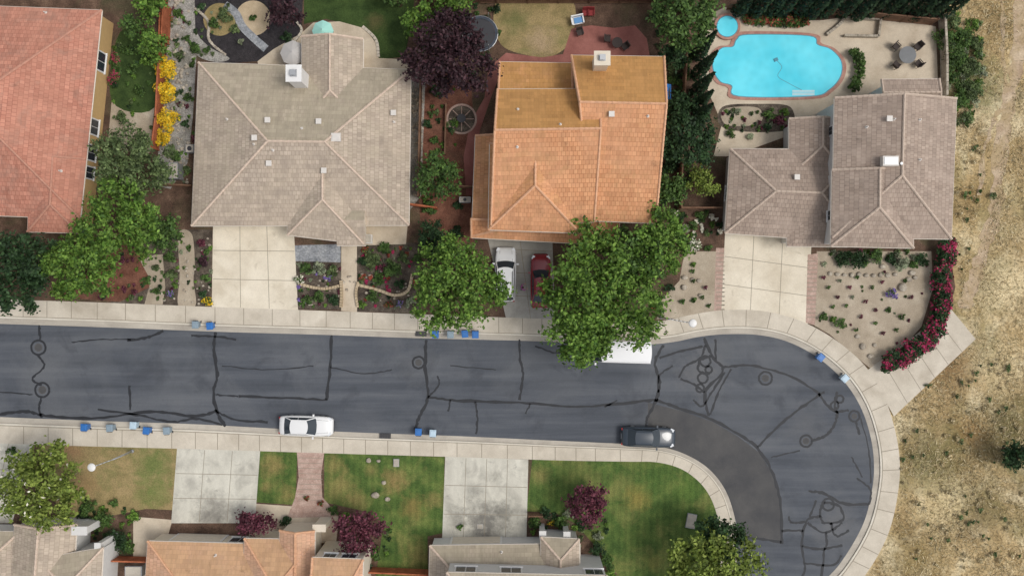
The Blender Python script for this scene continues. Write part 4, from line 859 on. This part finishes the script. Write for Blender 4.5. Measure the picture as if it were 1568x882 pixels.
def trampoline(px,py,r):
    p=W(px,py,.9); r/=S; mb=MB(); n=24
    pts_=[Vector((p.x+r*math.cos(2*math.pi*k/n),p.y+r*math.sin(2*math.pi*k/n),.9)) for k in range(n)]
    mb.face([p+(q-p)*.82 for q in pts_],0)
    for k in range(n):
        a,b=pts_[k],pts_[(k+1)%n]; mb.tube(a,b,.03,.03,6,1); mb.face([p+(a-p)*.84+Vector((0,0,.02)),a+Vector((0,0,.02)),b+Vector((0,0,.02)),p+(b-p)*.84+Vector((0,0,.02))],2)
        if k%4==0: mb.tube((a.x,a.y,.1),(a.x,a.y,2.4),.03,.03,6,1)
    mb.obj('trampoline',[M['dark'],M['metal'],pmat('trampoline_pad',c(50,58,70),.6)])
trampoline(735,52,27)
def chair(px,py,ang,m):
    p=W(px,py,.5); mb=MB(); mb.box((0,0,.42),(.55,.55,.08)); mb.box((0,.27,.72),(.55,.07,.6),0,0,1,-.15)
    for sx in(-1,1):
        mb.box((sx*.28,0,.62),(.06,.5,.05))
        for sy in (-1,1): mb.tube((sx*.24,sy*.24,0),(sx*.24,sy*.24,.62 if sy<0 else .45),.025,.025,6)
    mb.obj('patio_chair',[m],loc=(p.x,p.y,.13),rot=ang)
wd=pmat('dark_wicker',c(60,50,46),.8); rd=pmat('red_fabric',c(130,40,40),.8)
def table(px,py,r,m,name='patio_table'):
    p=W(px,py,.75); mb=MB(); mb.tube((0,0,.70),(0,0,.75),r/S,r/S,20); mb.tube((0,0,.05),(0,0,.70),.06,.06,8); mb.tube((0,0,0),(0,0,.06),.3,.25,12); mb.obj(name,[m],loc=(p.x,p.y,.13))
gm=pmat('grey_stone_table',c(110,112,114),.6,var=.2)
table(1389,85,13,gm,'patio_table'); chair(1372,72,.8,wd); chair(1405,72,-.8,wd); chair(1372,100,2.4,wd); chair(1406,98,-2.4,wd)
table(945,66,8,wd); chair(888,50,.3,wd); chair(957,72,-1,wd); chair(930,60,1.5,wd); chair(897,20,.1,rd); chair(905,20,0,rd)
mb=MB(); p=W(884,32,.5); mb.box((0,0,.4),(1.1,.7,.12)); mb.box((0,.33,.7),(1.1,.1,.5)) 
for sx in(-1,1):
    mb.box((sx*.52,0,.55),(.1,.7,.25)); mb.tube((sx*.45,-.25,0),(sx*.45,-.25,.4),.03,.03,6); mb.tube((sx*.45,.25,0),(sx*.45,.25,.4),.03,.03,6)
mb.box((.1,-.03,.5),(.8,.5,.1),0,1); mb.obj('patio_bench',[M['white'],pmat('blue_cushion',c(90,140,190),.8)],loc=(p.x,p.y,.13),rot=.2)
mb=MB(); ribbon(mb,circle(707,183,22)+[circle(707,183,22)[0]],3,.135,0)
for k in range(8):
    a=k*math.pi/4; ribbon(mb,[(707,183),(707+19*math.cos(a),183+19*math.sin(a))],1.1,.1395,0)
mb.obj('stone_ring',[M['brick']]); sheet('stone_ring_floor',circle(707,183,21),.132,M['bed'])
mb=MB(); p=W(707,183); mb.tube((p.x,p.y,.14),(p.x,p.y,.5),.32,.4,12); mb.obj('fire_pit',[M['dark']])
mb=MB(); p=W(1022,143,2.0); mb.grid(lambda u,v:(p.x-.35+.7*u,p.y-.8+1.6*v,2.3-.5*u+.05*math.sin(v*9)),4,8); mb.box((p.x,p.y,1.0),(.5,1.4,1.9),0,1); mb.obj('covered_storage_box',[pmat('blue_tarp',c(40,120,200),.5),M['dark']])
for (x,y,sx,sy,nm) in ((1058,797,.85,1.3,'utility_box'),(607,708,.5,.7,'utility_box'),(735,805,.5,.4,'floor_mat'),(291,228,.7,.7,'air_conditioner'),(712,306,1.0,.5,'air_conditioner'),(266,262,.8,1.4,'storage_cabinet'),(205,874,1.5,.9,'storage_cabinet'),(563,366,.7,.8,'entry_planter'),(1445,505,.3,.3,'utility_box')):
    hh={'utility_box':.18,'floor_mat':.03,'air_conditioner':.8,'storage_cabinet':1.5,'entry_planter':.8}[nm]; p=W(x,y,hh); mb=MB()
    mb.box((0,0,hh/2),(sx,sy,hh)); mb.box((0,0,hh+.015),(sx*.9,sy*.9,.03),0,1); mb.tube((0,0,hh+.03),(0,0,hh+.05),min(sx,sy)*.3,min(sx,sy)*.3,12,2 if nm=='air_conditioner' else 1)
    mb.obj(nm,[M['metal'] if nm!='entry_planter' else M['white'],M['gutter'],M['dark']],loc=(p.x,p.y,.13),rot=-.2 if x==1058 else 0)
# ---------------------------------------------------------------- person beside the red car
def person(px,py,ang):
    j={'pel':(0,0,.95),'sp':(0,.03,1.15),'ch':(0,.05,1.36),'nk':(0,.07,1.47),'hd':(0,.11,1.56),
       'sl':(-.18,.05,1.40),'el':(-.27,.12,1.14),'hl':(-.24,.33,1.0),'sr':(.18,.05,1.40),'er':(.29,.14,1.15),'hr':(.22,.36,1.05),
       'tl':(-.10,0,.90),'kl':(-.12,.10,.50),'al':(-.13,.03,.09),'fl':(-.14,.19,.04),'tr':(.10,0,.90),'kr':(.12,-.02,.49),'ar':(.13,-.14,.09),'fr':(.14,.02,.04)}
    rad={'pel':.14,'sp':.12,'ch':.14,'nk':.055,'hd':.05,'sl':.065,'el':.045,'hl':.03,'sr':.065,'er':.045,'hr':.03,'tl':.095,'kl':.06,'al':.04,'fl':.04,'tr':.095,'kr':.06,'ar':.04,'fr':.04}
    E=[('pel','sp'),('sp','ch'),('ch','nk'),('nk','hd'),('ch','sl'),('sl','el'),('el','hl'),('ch','sr'),('sr','er'),('er','hr'),('pel','tl'),('tl','kl'),('kl','al'),('al','fl'),('pel','tr'),('tr','kr'),('kr','ar'),('ar','fr')]
    ks=list(j); me=bpy.data.meshes.new('body'); me.from_pydata([j[k] for k in ks],[(ks.index(a),ks.index(b)) for a,b in E],[])
    o=bpy.data.objects.new('body',me); scene.collection.objects.link(o)
    m_=o.modifiers.new('Skin','SKIN') 
    for i,k in enumerate(ks): me.skin_vertices[0].data[i].radius=(rad[k],rad[k]); me.skin_vertices[0].data[i].use_root=(k=='pel')
    ss=o.modifiers.new('Sub','SUBSURF'); ss.levels=2; ss.render_levels=2
    mt,nt2,b2=nmat('clothes_and_skin'); tc=nd(nt2,'ShaderNodeTexCoord'); sx=nd(nt2,'ShaderNodeSeparateXYZ'); nt2.links.new(tc.outputs['Object'],sx.inputs[0])
    mr=nd(nt2,'ShaderNodeMath',operation='DIVIDE'); nt2.links.new(sx.outputs['Z'],mr.inputs[0]); mr.inputs[1].default_value=2
    col=ramp(nt2,mr.outputs[0],[(0,c(60,50,50)),(.05,c(60,60,84)),(.465,c(170,90,150)),(.735,c(200,150,120))]) 
    for n_ in nt2.nodes:
        if n_.type=='VALTORGB': n_.color_ramp.interpolation='CONSTANT'
    nt2.links.new(col,b2.inputs['Base Color']); b2.inputs['Roughness'].default_value=.8; me.materials.append(mt)
    sk=pmat('skin',c(205,150,122),.6); hr=pmat('brown_hair',c(60,40,30),.7)
    mb=MB(); mb.ball((0,.12,1.65),.105,0,(.80,.95,1.15),16,12); mb.ball((0,.095,1.68),.112,1,(.84,.95,1.08),16,12); mb.ball((0,.225,1.64),.017,0,(.8,1.2,1.3))
    for sx_ in(-1,1): mb.ball((sx_*.035,.212,1.665),.012,2); mb.ball((sx_*.088,.12,1.65),.025,0,(.4,.8,1.2))
    mb.box((0,.214,1.605),(.04,.01,.01),0,3)
    head=mb.obj('head',[sk,hr,M['dark'],rd],None,loc=(0,0,0),smooth=True)
    mb=MB()
    for hx,hy,hz in((-.24,.33,1.0),(.22,.36,1.05)):
        mb.ball((hx,hy+.04,hz-.01),.042,0,(.9,1.1,.5))
        for k in range(4): 
            a=(hx-.03+k*.02,hy+.07,hz-.01); b_=(hx-.033+k*.022,hy+.105+(.01 if k in(1,2) else 0),hz-.02); mb.tube(a,b_,.009,.008,6); mb.tube(b_,(b_[0],b_[1]+.02,b_[2]-.03),.008,.006,6)
        s_=1 if hx<0 else -1; mb.tube((hx+s_*.03,hy+.02,hz),(hx+s_*.06,hy+.06,hz-.02),.011,.008,6)
    hands=mb.obj('hands',[sk],None,loc=(0,0,0),smooth=True)
    p=W(px,py,1.0); e=empty('person',(p.x,p.y,.14)); e.rotation_euler=(0,0,ang)
    for q in (o,head,hands): q.parent=e
person(799,441,-1.2)
print('objects',len(bpy.data.objects))
